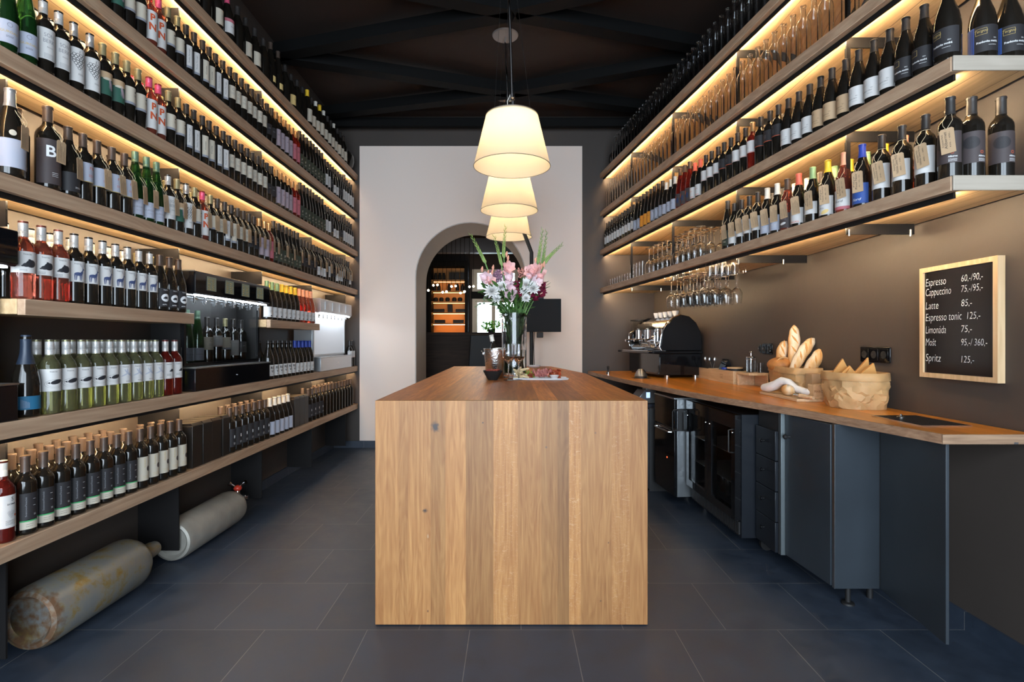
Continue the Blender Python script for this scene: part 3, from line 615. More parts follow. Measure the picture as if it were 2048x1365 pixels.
btype('frankblue', 'magnum_bottle', 'large bottle with black-blue label', 'burgundy', 'dark_glass', 'cap_black', .240, ('blacklabel', .062, .030, .122, ['brightblue','goldink','whiteink'],
      [(*rect(-.062,-.030,.030,.122), 1, .0004), *[(*rect(-.060+.006*i,-.0585+.006*i,.030,.118), 0, .0007) for i in range(5)], (*rect(-.026,.006,.090,.112), 2, .0004), (*rect(-.025,.005,.091,.111), 0, .0006), T('Tergos', .012, -.010, .096, 2, .036, shear=.3, lev=.0009), T('Frankovka modrá', .0075, .008, .060, 3, .062, bold=.02), T('2021', .004, .030, .073, 3), *small(.022,.050,3,1,.024)]), s=1.10)
btype('frankblack', 'burgundy_bottle', 'black bottle with black Frankovka label', 'burgundy', 'dark_glass', 'cap_black', .240, ('blacklabel', .055, .030, .118, ['whiteink','goldink'], [T('Frankovka modrá', .0075, .006, .058, 1, .058, bold=.02), T('2021', .004, .026, .072, 1), (*rect(-.026,.002,.085,.108), 2, .0004), (*rect(-.025,.001,.086,.107), 0, .0006), *small(.022,.048,1,1,.024)]))
btype('burgwhite', 'burgundy_bottle', 'slope shouldered bottle with white label', 'burgundy', 'dark_glass', 'cap_black', .240, ('paper', .055, .030, .118, ['greyink','ink'], [T('Sauvignon blanc', .006, -.004, .058, 2, .050), T('2022', .0035, .018, .070, 2), (*rect(-.026,-.004,.088,.108), 1, .0004), (*rect(-.0255,-.0045,.0885,.1075), 0, .0006), *small(.010,.048,1,1,.024)]))
btype('burgkraft', 'burgundy_bottle', 'slope shouldered bottle with kraft label', 'burgundy', 'dark_glass', 'cap_black', .240, ('kraft', .055, .030, .118, ['ink'], [T('Chardonnay', .006, -.004, .058, 1, .040), T('2021', .0035, .018, .070, 1), *small(.010,.048,1,1,.024), *small(-.01,.100,1,2,.014)]))
btype('darkline', 'wine_bottle', 'black bottle with dark label and red line', 'bordeaux', 'dark_glass', 'cap_black', .240, ('blacklabel', .045, .110, .180, ['redink','greyink'], [(*rect(-.045,.045,.112,.115), 1, .0004), *small(-.01,.150,2,3,.03,.008)]))
btype('roseline', 'red_wine_bottle', 'red bottle with gold cap and white label', 'bordeaux', 'red_glass', 'cap_gold', .243, ('paper', .050, .105, .180, ['redink','greyink'], [(*rect(-.05,.05,.108,.110), 1, .0004), *small(-.01,.150,2,3,.03,.008)]))
btype('whiteline', 'wine_bottle', 'dark bottle with high white label', 'bordeaux', 'dark_glass', 'cap_black', .243, ('paper', .050, .105, .180, ['redink','greyink'], [(*rect(-.05,.05,.108,.110), 1, .0004), *small(-.01,.150,2,3,.03,.008)]))
btype('coral', 'burgundy_bottle', 'bottle with coral cap and white label', 'burgundy', 'dark_glass', 'cap_coral', .235, ('paper', .050, .020, .105, ['redink'], [T('VAGAN', .010, 0, .024, 1, .05), *small(0,.075,1,2,.03)]))
btype('patch', 'flute_bottle', 'dark bottle with dark patchwork label', 'flute', 'red_glass', 'cap_brown', .280, ('brownlabel', .045, .020, .125, ['redink','navy'], [(*rect(-.03,-.01,.03,.06), 1, .0004), (*rect(0,.02,.05,.09), 2, .0004), (*rect(-.025,-.005,.08,.11), 1, .0004)]))
btype('greylow', 'burgundy_bottle', 'bottle with pale cap and grey label', 'burgundy', 'dark_glass', 'cap_white', .235, ('bluepaper', .045, .020, .105, ['ink'], small(0,.075,1,2,.03)))
btype('greyoval', 'flute_bottle', 'slim bottle with rounded grey label', 'flute', 'dark_glass', 'cap_black', .290, ('greypaper', .045, .020, .120, ['bluepaper'], [(*(ellipse(0,.07,.03,.045,18), [tuple(range(18))]), 1, .0004)]))
btype('orange', 'flute_bottle', 'slim bottle with orange label', 'flute', 'dark_glass', 'cap_black', .290, ('orange', .045, .020, .125, ['ink'], small(0,.09,1,2,.03)))
btype('ringwhite', 'wine_bottle', 'dark bottle, ring over white label', 'bordeaux', 'dark_glass', 'cap_black', .243, ('paper', .045, .050, .130, ['greyink'], [(*ring(0,.150,.020,.002,18), 0, .0004), *small(0,.1,1,3,.03,.008)]))
btype('alibernet', 'magnum_bottle', 'large brown labelled Alibernet bottle', 'bordeaux', 'dark_glass', 'cap_black', .236, ('brownlabel', .056, .055, .168, ['blacklabel','whiteink','redink'], [(*(ellipse(-.008,.128,.026,.022,22), [tuple(range(22))]), 1, .0004), *[(*ring(-.008,.128,.024-.005*i,.0006,20,1,.82), 0, .0007) for i in range(4)], (*ring(.024,.092,.0055,.0018,14), 3, .0005), T('Alibernet', .006, .026, .075, 2, .028, bold=.02), *small(.026,.068,2,3,.026,.004)]), s=1.08)
btype('tallwhite', 'wine_bottle', 'black bottle with large white label', 'bordeaux', 'dark_glass', 'cap_black', .240, ('paper', .056, .055, .165, ['ink'], small(.02,.13,1,2,.02)))
btype('screwblue', 'burgundy_bottle', 'blue screw capped bottle', 'burgundy', 'dark_glass', 'cap_blue', .235, ('brightblue', .050, .015, .11, ['whiteink'], [T('fiord', .012, .0, .03, 1, .04, shear=.3)]))
btype('screwyellow', 'burgundy_bottle', 'yellow screw capped bottle', 'burgundy', 'dark_glass', 'cap_yellow', .235, ('paper', .050, .015, .11, ['yellowpaper','ink'], [(*(ellipse(.01,.03,.02,.01,12,.4), [tuple(range(12))]), 1, .0004), *small(-.01,.05,2,2,.03)]))
btype('screwpeach', 'rose_wine_bottle', 'peach screw capped bottle', 'burgundy', 'rose_glass', 'cap_peach', .235, ('paper', .050, .015, .11, ['redmauve','ink'], [(*rect(-.05,.05,.015,.03), 1, .0004), T('fiord', .012, -.0, .05, 2, .04, shear=.3)]))
btype('screwgreen', 'burgundy_bottle', 'green screw capped bottle', 'burgundy', 'dark_glass', 'cap_lightgreen', .235, ('paper', .050, .045, .11, ['ink'], small(0,.09,1,2,.03)))
btype('creamcap', 'burgundy_bottle', 'dark bottle with cream cap', 'burgundy', 'dark_glass', 'cap_white', .232, ('bluepaper', .050, .020, .11, ['paper'], [(*ring(0.01,.07,.02,.0012,18), 1, .0004), *small(.01,.05,1,3,.03,.006)]))
btype('eyelabel', 'wine_bottle', 'bottle with black loops on label', 'bordeaux', 'dark_glass', 'cap_black', .240, ('paper', .050, .060, .150, ['ink'], [(*ring(-.01,.130,.014,.002,18), 1, .0004), (*ring(.014,.130,.014,.002,18), 1, .0004), *small(0,.1,1,1,.04)]))
btype('varak', 'rose_wine_bottle', 'amber bottle with dark cap and dark label', 'burgundy', 'rose_glass', 'cap_brown', .235, ('brownlabel', .050, .015, .10, ['paper','mauve'], [(*(ellipse(.0,.04,.018,.007,14,.2), [tuple(range(14))]), 1, .0004), *small(0,.075,2,3,.04,.006)]))
btype('topwhite', 'large_bottle', 'dark bottle with bright cream label', 'burgundy', 'dark_glass', 'cap_black', .240, ('cream', .05, .030, .125, ['ink'], small(0,.09,1,3,.03,.008)), s=1.05)
btype('topyellow', 'large_bottle', 'dark bottle with yellowish label', 'burgundy', 'dark_glass', 'cap_black', .240, ('yellowpaper', .05, .030, .115, ['ink'], small(0,.08,1,2,.03)), s=1.0)
btype('topred', 'large_bottle', 'dark bottle with red and white label', 'burgundy', 'dark_glass', 'cap_pink', .240, ('paper', .05, .045, .135, ['redmauve','ink'], [(*rect(-.05,.05,.115,.135), 1, .0004), *small(0,.09,2,2,.03)]), s=1.05)
btype('toplight', 'large_bottle', 'slim brown bottle with small gold label', 'flute', 'dark_glass', 'cap_brown', .285, ('yellowpaper', .03, .040, .085, [], []), s=1.05)
btype('topplain', 'large_bottle', 'black bottle with black cap', 'burgundy', 'dark_glass', 'cap_black', .240, None, s=1.05)
btype('tophighyellow', 'large_bottle', 'black bottle with yellow cap', 'burgundy', 'dark_glass', 'cap_yellow', .245, ('cream', .05, .030, .135, ['ink'], small(0,.1,1,3,.03,.008)), s=1.12)
btype('topcapwhite', 'large_bottle', 'black bottle with white cap', 'burgundy', 'dark_glass', 'cap_white', .255, ('cream', .05, .030, .120, ['ink'], small(0,.1,1,3,.03,.008)), s=1.08)

LOGB = []
def bottle(key, x, y, z, rz, where, shelf):
    name, desc, bm_, parts, s, cat = TYPES[key]
    o = link(name, bm_, None, (x, y, z+.0006), (0, 0, rz)); o.scale = (s,)*3
    for pn, me in parts: link(pn, me, o)
    o['category'] = cat; LOGB.append((o, key, desc, where, shelf)); return o
def finish_bottles():
    from collections import defaultdict
    g = defaultdict(list)
    for r in LOGB: g[(r[2], r[3])].append(r)
    for (desc, where), rs in g.items():
        rs.sort(key=lambda r: r[0].location.y)
        for i, (o, key, _, _, shelf) in enumerate(rs):
            lab = desc if len(rs) == 1 else desc+', '+ordn(i)+' from near end'
            lab = lab+', '+where; o['label'] = lab; o['group'] = shelf
            if len(lab.split()) > 16: print('LONG', len(lab.split()), lab)
TAGW = mat('twine', (.62,.50,.34), .8)
def squiggle(rnd, wd, ht):
    it = []; y = -ht*.82
    x = -wd/2+.007
    while x < wd/2-.004:
        v = -ht+.006; top = -ht*rnd.uniform(.15,.45)
        while v < top:
            l = rnd.uniform(.002,.006); it.append((rect(x, x+.0016, v, min(v+l, top)))); v += l+.0012
        x += rnd.uniform(.006,.008)
    return it
def price_tag(x, y, z, rz, lean, r, label, lines=None, seed=0, w=.043, h=.092, group='kraft price tags'):
    """A kraft card hung from the neck by twine; local +X faces the room; origin = twine loop on the neck."""
    rnd = random.Random(seed)
    t = thing('price_tag', label, 'price tag', (x, y, z), rz, group)
    cx = r+.006
    Mx = Matrix.Translation((cx, 0, -.062)) @ Euler((lean, .0, rnd.uniform(-.15,.15))).to_matrix().to_4x4()
    c = MB()
    def P(u, v, d=0): return Mx @ Vector((d, u, v))
    poly = [(-w/2,-h),(w/2,-h),(w/2,-.006),(w/2-.006,0),(-w/2+.006,0),(-w/2,-.006)]
    vs = [P(u, v) for u, v in poly]+[P(u, v, -.0008) for u, v in poly]; k = 6
    c.add(vs, [tuple(range(6)), tuple(range(11, 5, -1))]+[(i, (i+1) % 6, 6+(i+1) % 6, 6+i) for i in range(6)])
    if lines:
        for s_, u, v, hh, wd in lines:
            q = rot90(text_flat(s_, hh, wd, .1)); c.add([P(a+u, b+v, .0003) for a, b in q[0]], q[1], 1)
    else:
        for q in squiggle(rnd, w, h): c.add([P(a, b, .0003) for a, b in q[0]], q[1], 1)
    ob = obj('card', c, [M['kraft'], M['ink']], t, smooth=False)
    s = MB(); hole = P(0, -.006, .001)
    ringp = [(.0165*cos(a), .0165*sin(a), .0) for a in [2*pi*i/14 for i in range(14)]]
    s.tube(ringp, .0009, 5, closed=True)
    for sg in (-1, 1): s.tube([(.0165*cos(.5*sg), .0165*sin(.5*sg), 0), (cx*.72, .016*sg, -.030), (cx*.98, .010*sg, -.05), hole], .0008, 5)
    obj('twine', s, TAGW, t)
    return t
# ------------------------------------------------------------------ left wall: rows of bottles
rnd = random.Random(11)
def jit(a): return rnd.uniform(-a, a)
SEQ = ['gurdau']*2+['sonberk']*2+['grape']*2+['green']*2+['half']*2+['pn']*2+['half']*2+['vertical']*2+['verticalcream']*2+['vertical']*2+['cream']*7+['plain']*2+['mauve']*4+['redmauve']*2+['flute']*8+['white']*2+['plain']+['lowwhite']*2+['plain']*2+['white']*5
SEQ = SEQ[:55]
for sh, wh in (('U2', 'second highest left shelf'), ('U3', 'third highest left shelf')):
    z = TOPS[sh]
    for k, key in enumerate(SEQ):
        y = 1.98+.0785*k
        # bottles that stand wholly above the frame are left out
        if sh == 'U2' and y < 2.24: continue
        bottle(key, -1.886+jit(.003), y+jit(.004), z, R(-28)+jit(.12), wh, 'bottles on the %s' % wh)
    for k in range(14):
        y = 2.02+.0785*k
        if sh == 'U2' and y < 2.40: continue
        bottle({0:'backcap',1:'backcap',2:'backolive'}.get(k//4, 'backolive') if k not in (9,10) else 'pn', -1.972+jit(.004), y+.02, z, jit(.3), 'back row of %s' % wh, 'bottles on the %s' % wh)
# U4: tagged bottles
z = TOPS['U4']; wh = 'fourth highest left shelf'; U4 = []
near = [('bigblue', 2.0), ('backbrown', 2.085), ('bigb', 2.168), ('blackburg', 2.262), ('redtext', 2.343), ('redtext', 2.425), ('redtext', 2.508), ('redtext', 2.590), ('gurdaugreen', 2.670), ('gurdaugreen', 2.748), ('gurdaugreen', 2.828), ('sonberk', 2.925), ('green', 3.003), ('grape', 3.085), ('half', 3.165), ('pn', 3.245), ('half', 3.33), ('cream', 3.415), ('vertical', 3.495), ('verticalcream', 3.575), ('cream', 3.655), ('cream', 3.735), ('plain', 3.815), ('plain', 3.895), ('mauve', 3.975), ('mauve', 4.055), ('redmauve', 4.135)]
far = ['flute']*7+['plain']*5+['lowwhite']*3+['plain']+['white']+['plain']*2+['lowwhite','white','white','whiteline']+['plain']*2+['white']
y = 4.215
for k in far: near.append((k, y)); y += .0765
for i, (k, y) in enumerate(near):
    if y > 6.3: break
    xb = -1.935 if k in ('backbrown',) else -1.888
    o = bottle(k, xb+jit(.003), y, z, R(-26)+jit(.12), wh, 'bottles on the %s' % wh); U4.append((o, k, y))
for k in range(13):
    bottle('backolive' if k > 3 else 'backbrown', -1.975, 2.37+.083*k, z, 0, 'back row of %s' % wh, 'bottles on the %s' % wh)
tagged = [i for i in range(len(U4)) if i not in (1, 4, 14) and (i < 27 or i % 2 == 1 or i > 44)]
for n_, i in enumerate(tagged):
    o, k, y = U4[i]
    sh = TYPES[k]; sc = sh[4]; nz_ = (.236 if TYPES[k][0] in ('wine_bottle','rose_wine_bottle','magnum_bottle') else .232)*sc
    r_ = .040*sc
    price_tag(o.location.x, y+.004, z+nz_, R(3)+jit(.08), R(-4)+jit(.06) if i < 3 else R(3)+jit(.09), r_*.97, 'kraft price tag, %s from near end of the fourth highest left shelf' % ordn(n_), seed=n_, group='kraft price tags of the left wall')
# U1: tall bottles on the topmost shelf
z = TOPS['U1']; wh = 'topmost left shelf'
ks = ['topyellow','topwhite','topplain','topwhite','topred','topplain','topwhite','topwhite','topplain','toplight','toplight','topplain','topyellow','topplain','topplain','tophighyellow','topwhite','topcapwhite','tophighyellow','topcapwhite','topwhite','topwhite','topcapwhite','topwhite','topwhite','topwhite']
y = 3.02
for i, k in enumerate(ks):
    bottle(k, -1.892+jit(.004), y, z, jit(.2), wh, 'bottles on the %s' % wh); y += (.128 if i < 14 else .105)
    if i < 14 and i % 2 == 0: bottle('topyellow' if i % 4 == 0 else 'topplain', -1.99, y-.05, z, 0, 'back row of %s' % wh, 'bottles on the %s' % wh)
t = thing('demijohn', 'large dark round glass jug at the far end of the topmost left shelf', 'jug', (-1.955, 6.15, z+.001))
obj('body', MB().lathe([(0,.003),(.08,0),(.115,.03),(.130,.09),(.125,.15),(.09,.20),(.045,.235),(.026,.26),(.022,.30),(0,.30)], 24), M['dark_glass'], t)
obj('neck_ring', MB().lathe([(.0225,.285),(.030,.287),(.030,.300),(.0225,.302)], 16), M['blackmatt'], t)
t = thing('demijohn', 'dark round glass jug at the far end of the topmost right shelf', 'jug', (1.25, 6.18, RT['S0']+.001))
obj('body', MB().lathe([(0,.003),(.08,0),(.115,.03),(.130,.09),(.125,.15),(.09,.20),(.045,.235),(.026,.26),(.022,.30),(0,.30)], 24), M['dark_glass'], t)
obj('neck_ring', MB().lathe([(.0225,.285),(.030,.287),(.030,.300),(.0225,.302)], 16), M['blackmatt'], t)
# C: short shelf near
z = 1.430; wh = 'near short shelf'
for i, k in enumerate(['rosebear']*3+['stag']*7+['boar']*3):
    bottle(k, -1.884, 2.052+.0795*i, z, R(-28)+jit(.06), wh, 'bottles on the near short left shelf')
for i in range(9): bottle('backcap' if i < 7 else 'backolive', -1.974, 2.075+.104*i+jit(.01), z, 0, 'back row of '+wh, 'bottles on the near short left shelf')
# D: short shelf far
z = 1.434; wh = 'far short shelf'
for i, k in enumerate(['lgreen']*3+['yellow']*4+['peach']*4):
    bottle(k, -1.89, 4.105+.089*i, z, R(-28)+jit(.06), wh, 'bottles on the far short left shelf')
for i in range(4): bottle('yellow' if i < 3 else 'peach', -1.985, 4.36+.13*i, z, 0, 'back row of '+wh, 'bottles on the far short left shelf')
# A: below it
z = TOPS['A']; wh = 'deep middle left shelf'
bottle('sekt', -1.90, 2.082, z, R(-28), wh, 'bottles on the %s' % wh)
for i, k in enumerate(['fishwhite']*5+['flywhite']*4+['rosefox']*2):
    bottle(k, -1.886, 2.172+.0805*i, z, R(-28)+jit(.05), wh, 'bottles on the %s' % wh)
for i in range(9): bottle('backwhite', -1.972, 2.21+.088*i, z, 0, 'back row of %s' % wh, 'bottles on the %s' % wh)
for i, k in enumerate(['revi']*6+['bluecap']*5):
    bottle(k, -1.892, 4.135+.0835*i, z, R(-28)+jit(.06), wh, 'bottles on the %s' % wh)
for i in range(5): bottle('revi' if i < 3 else 'bluecap', -1.985, 4.18+.17*i, z, 0, 'back row of %s' % wh, 'bottles on the %s' % wh)
for i in range(2): bottle('whiteline', -1.885, 6.175+.085*i, z, R(-28), wh, 'bottles on the %s' % wh)
# B: lowest shelf
z = TOPS['B']; wh = 'lowest left shelf'
bottle('soma', -1.890, 1.975, z, R(-28), wh, 'bottles on the %s' % wh)
for i, k in enumerate(['greenstrip']*8+['darkdot']*5):
    bottle(k, -1.886, 2.063+.0795*i, z, R(-28)+jit(.05), wh, 'bottles on the %s' % wh)
for i in range(8):
    bottle('darkslim', -1.966, 2.09+.086*i, z, 0, 'second row of %s' % wh, 'bottles on the %s' % wh)
    if i < 7: bottle('darkslim', -2.046, 2.12+.09*i, z, 0, 'third row of %s' % wh, 'bottles on the %s' % wh)
for i in range(3): bottle('darkslim', -1.97, 2.82+.085*i, z, 0, 'second row of %s' % wh, 'bottles on the %s' % wh)
for i, k in enumerate(['darkmark']*7+['whitecap']*5):
    bottle(k, -1.886, 3.555+.084*i, z, R(-28)+jit(.05), wh, 'bottles on the %s' % wh)
for i in range(7): bottle('darkslim' if i < 6 else 'whitecap', -1.972, 3.60+.088*i, z, 0, 'second row of %s' % wh, 'bottles on the %s' % wh)
for i in range(14): bottle('darkmark' if i < 4 else 'darkslim', -1.888, 4.93+.0985*i, z, R(-28), wh, 'bottles on the %s' % wh)
for i in range(9): bottle('darkslim', -1.97, 5.0+.1*i, z, 0, 'second row of %s' % wh, 'bottles on the %s' % wh)
# gift boxes on the lowest shelf
M['boxblack'] = mat('black card box', (.020,.016,.013), .35)
for i, (y0, w_, rz) in enumerate(((3.10,.10,.0),(3.205,.10,.02),(3.31,.10,-.03),(3.415,.085,.03),(4.56,.10,.0),(4.665,.10,.0),(4.77,.10,.0))):
    wh2 = ('leftmost group' if i < 4 else 'further group')
    t = thing('wine_gift_box', 'black card bottle box, lowest left shelf, %s of the %s' % (ORD[i if i < 4 else i-4], 'four beside the beige labels' if i < 4 else 'three beside the white caps'), 'gift box', (-1.955, y0+.05, z+.001), rz, 'black gift boxes on the lowest left shelf')
    obj('carton', BX(-.09,.095,-w_/2,w_/2,0,.245), M['boxblack'], t, bevel=.002)
    obj('lid_flap', MB().prism([(-.09,.2452),(.095,.2452),(.085,.262),(-.09,.252)], -w_/2+.003, w_/2-.003, 'y'), M['boxblack'], t)
# wine dispensers
def dispenser(y0, y1, silver, label, inner):
    t = thing('wine_dispenser', label, 'wine dispenser', (XF, y0, TOPS['A']+.001)); Wd = y1-y0; zt = 1.68-TOPS['A']; hz = 1.545-TOPS['A']
    body = M['steel'] if silver else M['blackgloss']
    c = MB(); c.box(-.26,-.25,0,Wd,.0,zt); c.box(-.25,-.09,0,.012,.135,zt-.002); c.box(-.25,-.09,Wd-.012,Wd,.135,zt-.002); c.box(-.25,-.09,.012,Wd-.012,zt-.02,zt-.002); c.box(-.25,-.09,.012,Wd-.012,.135,.15)
    obj('cabinet', c, M['silver'] if silver else M['blackmatt'], t, smooth=False)
    h = obj('hood', MB().prism([(-.089,zt),(-.004,zt),(0,zt-.006),(0,hz+.01),(-.012,hz),(-.089,hz+.004)], 0, Wd, 'y'), body, t, bevel=.002)
    obj('hood_edge', BX(-.25,.002,-.003,-.0005,zt-.004,zt+.003), M['steel'], t)
    for i in range(4):
        s = obj('display', BX(.001,.003,Wd*(.12+.22*i),Wd*(.12+.22*i)+.10,hz+.03,zt-.02), M['silver'] if silver else M['screen'], h)
        if not silver:
            q = MB(); rr_ = random.Random(i)
            for j in range(6):
                for k in range(2): q.box(.0031,.0036,Wd*(.12+.22*i)+.008+.045*k, Wd*(.12+.22*i)+.012+.045*k+rr_.uniform(.01,.03), hz+.036+.012*j, hz+.040+.012*j)
            obj('writing', q, M['goldink'], s, smooth=False)
    q = obj('light_bar', BX(-.03,-.012,.03,Wd-.03,hz-.008,hz-.001), M['led_white'], h)
    for i in range(8):
        tap = MB(); yy = Wd*(.07+.118*i); tap.cyl(-.045, yy, hz-.05, hz-.001, .006, 10); tap.box(-.05,-.028,yy-.004,yy+.004,hz-.03,hz-.02); obj('tap', tap, M['chrome'], h)
    g = obj('glass_door', BX(-.085,-.079,.035,Wd-.035,.165,hz-.01), M['frost'] if silver else M['pane'], t)
    f = MB(); f.box(-.088,-.074,.012,.034,.15,hz-.005); f.box(-.088,-.074,Wd-.034,Wd-.012,.15,hz-.005); f.box(-.088,-.074,.035,Wd-.035,.15,.164); obj('door_frame', f, M['silver'] if silver else M['blackgloss'], t, smooth=False)
    obj('inner_light', BX(-.12,-.10,.04,Wd-.04,hz+.005,hz+.012), M['led_white'], t)
    tr = obj('drip_tray', BX(-.245,0,0,Wd,.0,.132), M['steel'] if silver else M['blackgloss'], t, bevel=.003)
    obj('tray_lip', BX(-.09,.003,-.001,Wd+.001,.1325,.139), M['steel'], tr)
    obj('lock', MB().cyl(0,0,0,.006,.007,12, M=Matrix.Translation((0, Wd*.5, .07)) @ Euler((0,R(90),0)).to_matrix().to_4x4()), M['chrome'], tr)
    for i, k in enumerate(inner):
        bottle(k, XF-.175, y0+Wd*(.10+.115*i), TOPS['A']+.152, R(-28), 'in black dispenser', 'bottles inside the wine dispensers')
M['frost'] = mat('white lit glass', (.75,.76,.78), .25, em=(.8,.9,1), es=.12)
dispenser(1.02, 1.985, False, 'black wine dispenser cut by the left edge of the view, before the rose bottles', [])
dispenser(3.095, 4.045, False, 'black wine dispenser with lit glass front between the two short shelves', ['lowwhite','gurdaugreen','gurdaugreen','cream','whiteline','half','white','plain'])
dispenser(5.125, 6.11, True, 'silver wine dispenser with white glass front near the far wall', [])

# gas cylinders on the floor
M['tank'] = bpy.data.materials.new('worn grey painted steel'); M['tank'].use_nodes = True; N, L = nodes(M['tank']); b = N['Principled BSDF']; b.inputs['Metallic'].default_value = .45; b.inputs['Roughness'].default_value = .38
tc = N.new('ShaderNodeTexCoord'); n1 = N.new('ShaderNodeTexNoise'); n1.inputs['Scale'].default_value = 9; n1.inputs['Detail'].default_value = 9; n1.inputs['Roughness'].default_value = .7; L.new(tc.outputs['Object'], n1.inputs['Vector'])
r1 = ramp(N, [(.40,(.25,.25,.235)),(.52,(.29,.27,.22)),(.60,(.30,.22,.09)),(.68,(.30,.17,.04)),(.75,(.14,.055,.02))]); L.new(n1.outputs['Fac'], r1.inputs[0])
sp = N.new('ShaderNodeSeparateXYZ'); L.new(tc.outputs['Object'], sp.inputs[0])
g1 = N.new('ShaderNodeMapRange'); g1.inputs[1].default_value = .10; g1.inputs[2].default_value = -.0; g1.inputs[3].default_value = 0; g1.inputs[4].default_value = .85; L.new(sp.outputs['Y'], g1.inputs[0])
n2 = N.new('ShaderNodeTexNoise'); n2.inputs['Scale'].default_value = 40; n2.inputs['Detail'].default_value = 5; L.new(tc.outputs['Object'], n2.inputs['Vector'])
ml = N.new('ShaderNodeMath'); ml.operation = 'MULTIPLY'; L.new(g1.outputs[0], ml.inputs[0]); L.new(n2.outputs['Fac'], ml.inputs[1])
rz_ = ramp(N, [(.25,(0,0,0)),(.45,(1,1,1))]); L.new(ml.outputs[0], rz_.inputs[0])
L.new(mix(N, L, r1.outputs['Color'], (.20,.11,.06), rz_.outputs['Color']), b.inputs['Base Color'])
M['tank2'] = mat('dull aluminium', (.32,.30,.26), .5, .25, bump=.1, bs=40, var=.15, vs=8)
def lay(loc, rz=0): return dict(loc=loc, rot=(R(-90), 0, rz))
t = thing('gas_cylinder', 'large rusty grey gas cylinder lying on the floor nearest the camera', 'gas cylinder', (-1.968, 2.16, .131))
Mt = Euler((R(-90),0,0)).to_matrix().to_4x4()
obj('body', MB().lathe([(0,.02),(.085,.018),(.10,.0),(.118,.006),(.130,.03),(.130,.535),(.126,.565),(.110,.595),(.080,.615),(.045,.625)], 40, 0, Mt), M['tank'], t)
obj('valve_cap', MB().lathe([(.050,.612),(.052,.640),(.044,.645),(.042,.74),(.036,.775),(.020,.79),(.0,.793)], 24, 0, Mt), M['tank'], t)
t = thing('gas_cylinder', 'smaller dull metal gas cylinder with red valve lying behind the rusty one', 'gas cylinder', (-1.955, 3.05, .116), R(0))
obj('body', MB().lathe([(0,.02),(.08,.016),(.095,.0),(.108,.006),(.115,.03),(.115,.62),(.108,.66),(.085,.69),(.05,.70),(0,.70)], 40, 0, Mt), M['tank2'], t)
v = obj('valve', MB().tube([(0,.70,0),(0,.735,.02),(0,.745,.09)], [.026,.024,.016], 14), M['chrome'], t)
obj('red_hand_wheel', MB().ball((0,.745,.105), .028, 14, 8, sz=.8), mat('red plastic', (.5,.04,.02), .35), v)
kn = MB(); kn.tube([(0,.745,.10),(-.030,.72,.135),(-.045,.71,.15)], [.009,.009,.018], 12); kn.tube([(0,.745,.11),(.035,.75,.135),(.055,.75,.148)], [.008,.008,.017], 12); kn.tube([(0,.74,.03),(.05,.76,.03),(.065,.765,.03)], [.013,.013,.022], 12); kn.cyl(.03,.76,.01,.05,.02,12)
obj('regulator', kn, M['chrome'], v)

# ------------------------------------------------------------------ right wall: rows of bottles
EM = body_mesh('empty', 'glass', 1.0, 20)
CL = []
def clear(x, y, z, where):
    o = link('clear_glass_bottle', EM, None, (x, y, z+.0006), (0,0,0)); o['category'] = 'empty bottle'; CL.append((o, where)); return o
for i in range(51):
    y = 2.10+.0825*i
    if y > YE-.06: break
    clear(XS(y)+.062, y, RT['S1'], 'second highest right shelf')
for i in range(40):
    y = 3.02+.0825*i
    if y > 6.02: break
    clear(XS(y)+.062, y, RT['S0'], 'front row of topmost right shelf'); clear(XS(y)+.155, y+.03, RT['S0'], 'second row of topmost right shelf')
from collections import defaultdict
g = defaultdict(list)
for o, wv in CL: g[wv].append(o)
for wv, os_ in g.items():
    os_.sort(key=lambda o: o.location.y)
    for i, o in enumerate(os_): tag(o, 'empty clear glass bottle, %s from near end, %s' % (ordn(i), wv), None, 'empty clear bottles on the right wall')
FR = pi+math.atan(.1426)
z = RT['S2']; wh = 'third highest right shelf'
seq = ['frankblue','frankblack','frankblack']+['burgwhite']*3+['burgkraft']*3+['burgwhite']*3+['darkline']*3+['roseline','whiteline','whiteline']+['darkline']*2+['whiteline']*3+['coral']*2+['patch']*3+['greylow']*3+['greyoval']*3+['orange']*3+['greyoval']*2+['ringwhite']*12
y = 2.092
for i, k in enumerate(seq):
    if y > YE-.05: break
    bottle(k, XS(y)+.055+jit(.003), y, z, FR+R(8)+jit(.08), wh, 'bottles on the %s' % wh)
    if 6 < i < 16: bottle('backbrown', XS(y)+.15, y+.045, z, pi, 'back row of %s' % wh, 'bottles on the %s' % wh)
    y += .100 if i == 0 else .0845
bottle('frankblue', 1.842, 2.085, z, FR+R(50), 'mid near end, third highest right shelf', 'bottles on the %s' % wh); bottle('frankblue', 1.945, 2.085, z, FR+R(55), 'at wall, near end, third highest right shelf', 'bottles on the %s' % wh)
z = RT['S3']; wh = 'lowest right shelf'
s3 = [('alibernet',2.085),('tallwhite',2.19),('eyelabel',2.30),('tallwhite',2.405),('screwblue',2.515),('screwpeach',2.625),('screwyellow',2.735),('screwgreen',2.845),('coral',2.955),('varak',3.05),('creamcap',3.14),('creamcap',3.235),('eyelabel',3.33),('eyelabel',3.42),('tallwhite',3.505),('lowwhite',3.59),('flute',3.675)]
tags = [('Karpatská Perla','Alibernet','410,- / 430,-'),('Karpatská Perla','Veltlínske Zelené Noviny','400,- / 380,-'),('Karpatská Perla','Veltlínske Zelené MVO','450,- / 330,-'),('Karpatská Perla','Svetovské noviny','310,- / 390,-'),('Fiéyo','Pinot Noir','350,- / 340,- / 320,-'),('Fiéyo','Sauvignon rosé','400,- / 380,- / 310,-'),('Fiéyo','Tramín červený','450,- / 380,- / 370,-'),('Fiéyo','Sauvignon','410,- / 380,-')]
EXTRA = ['grey cap','blue','x']
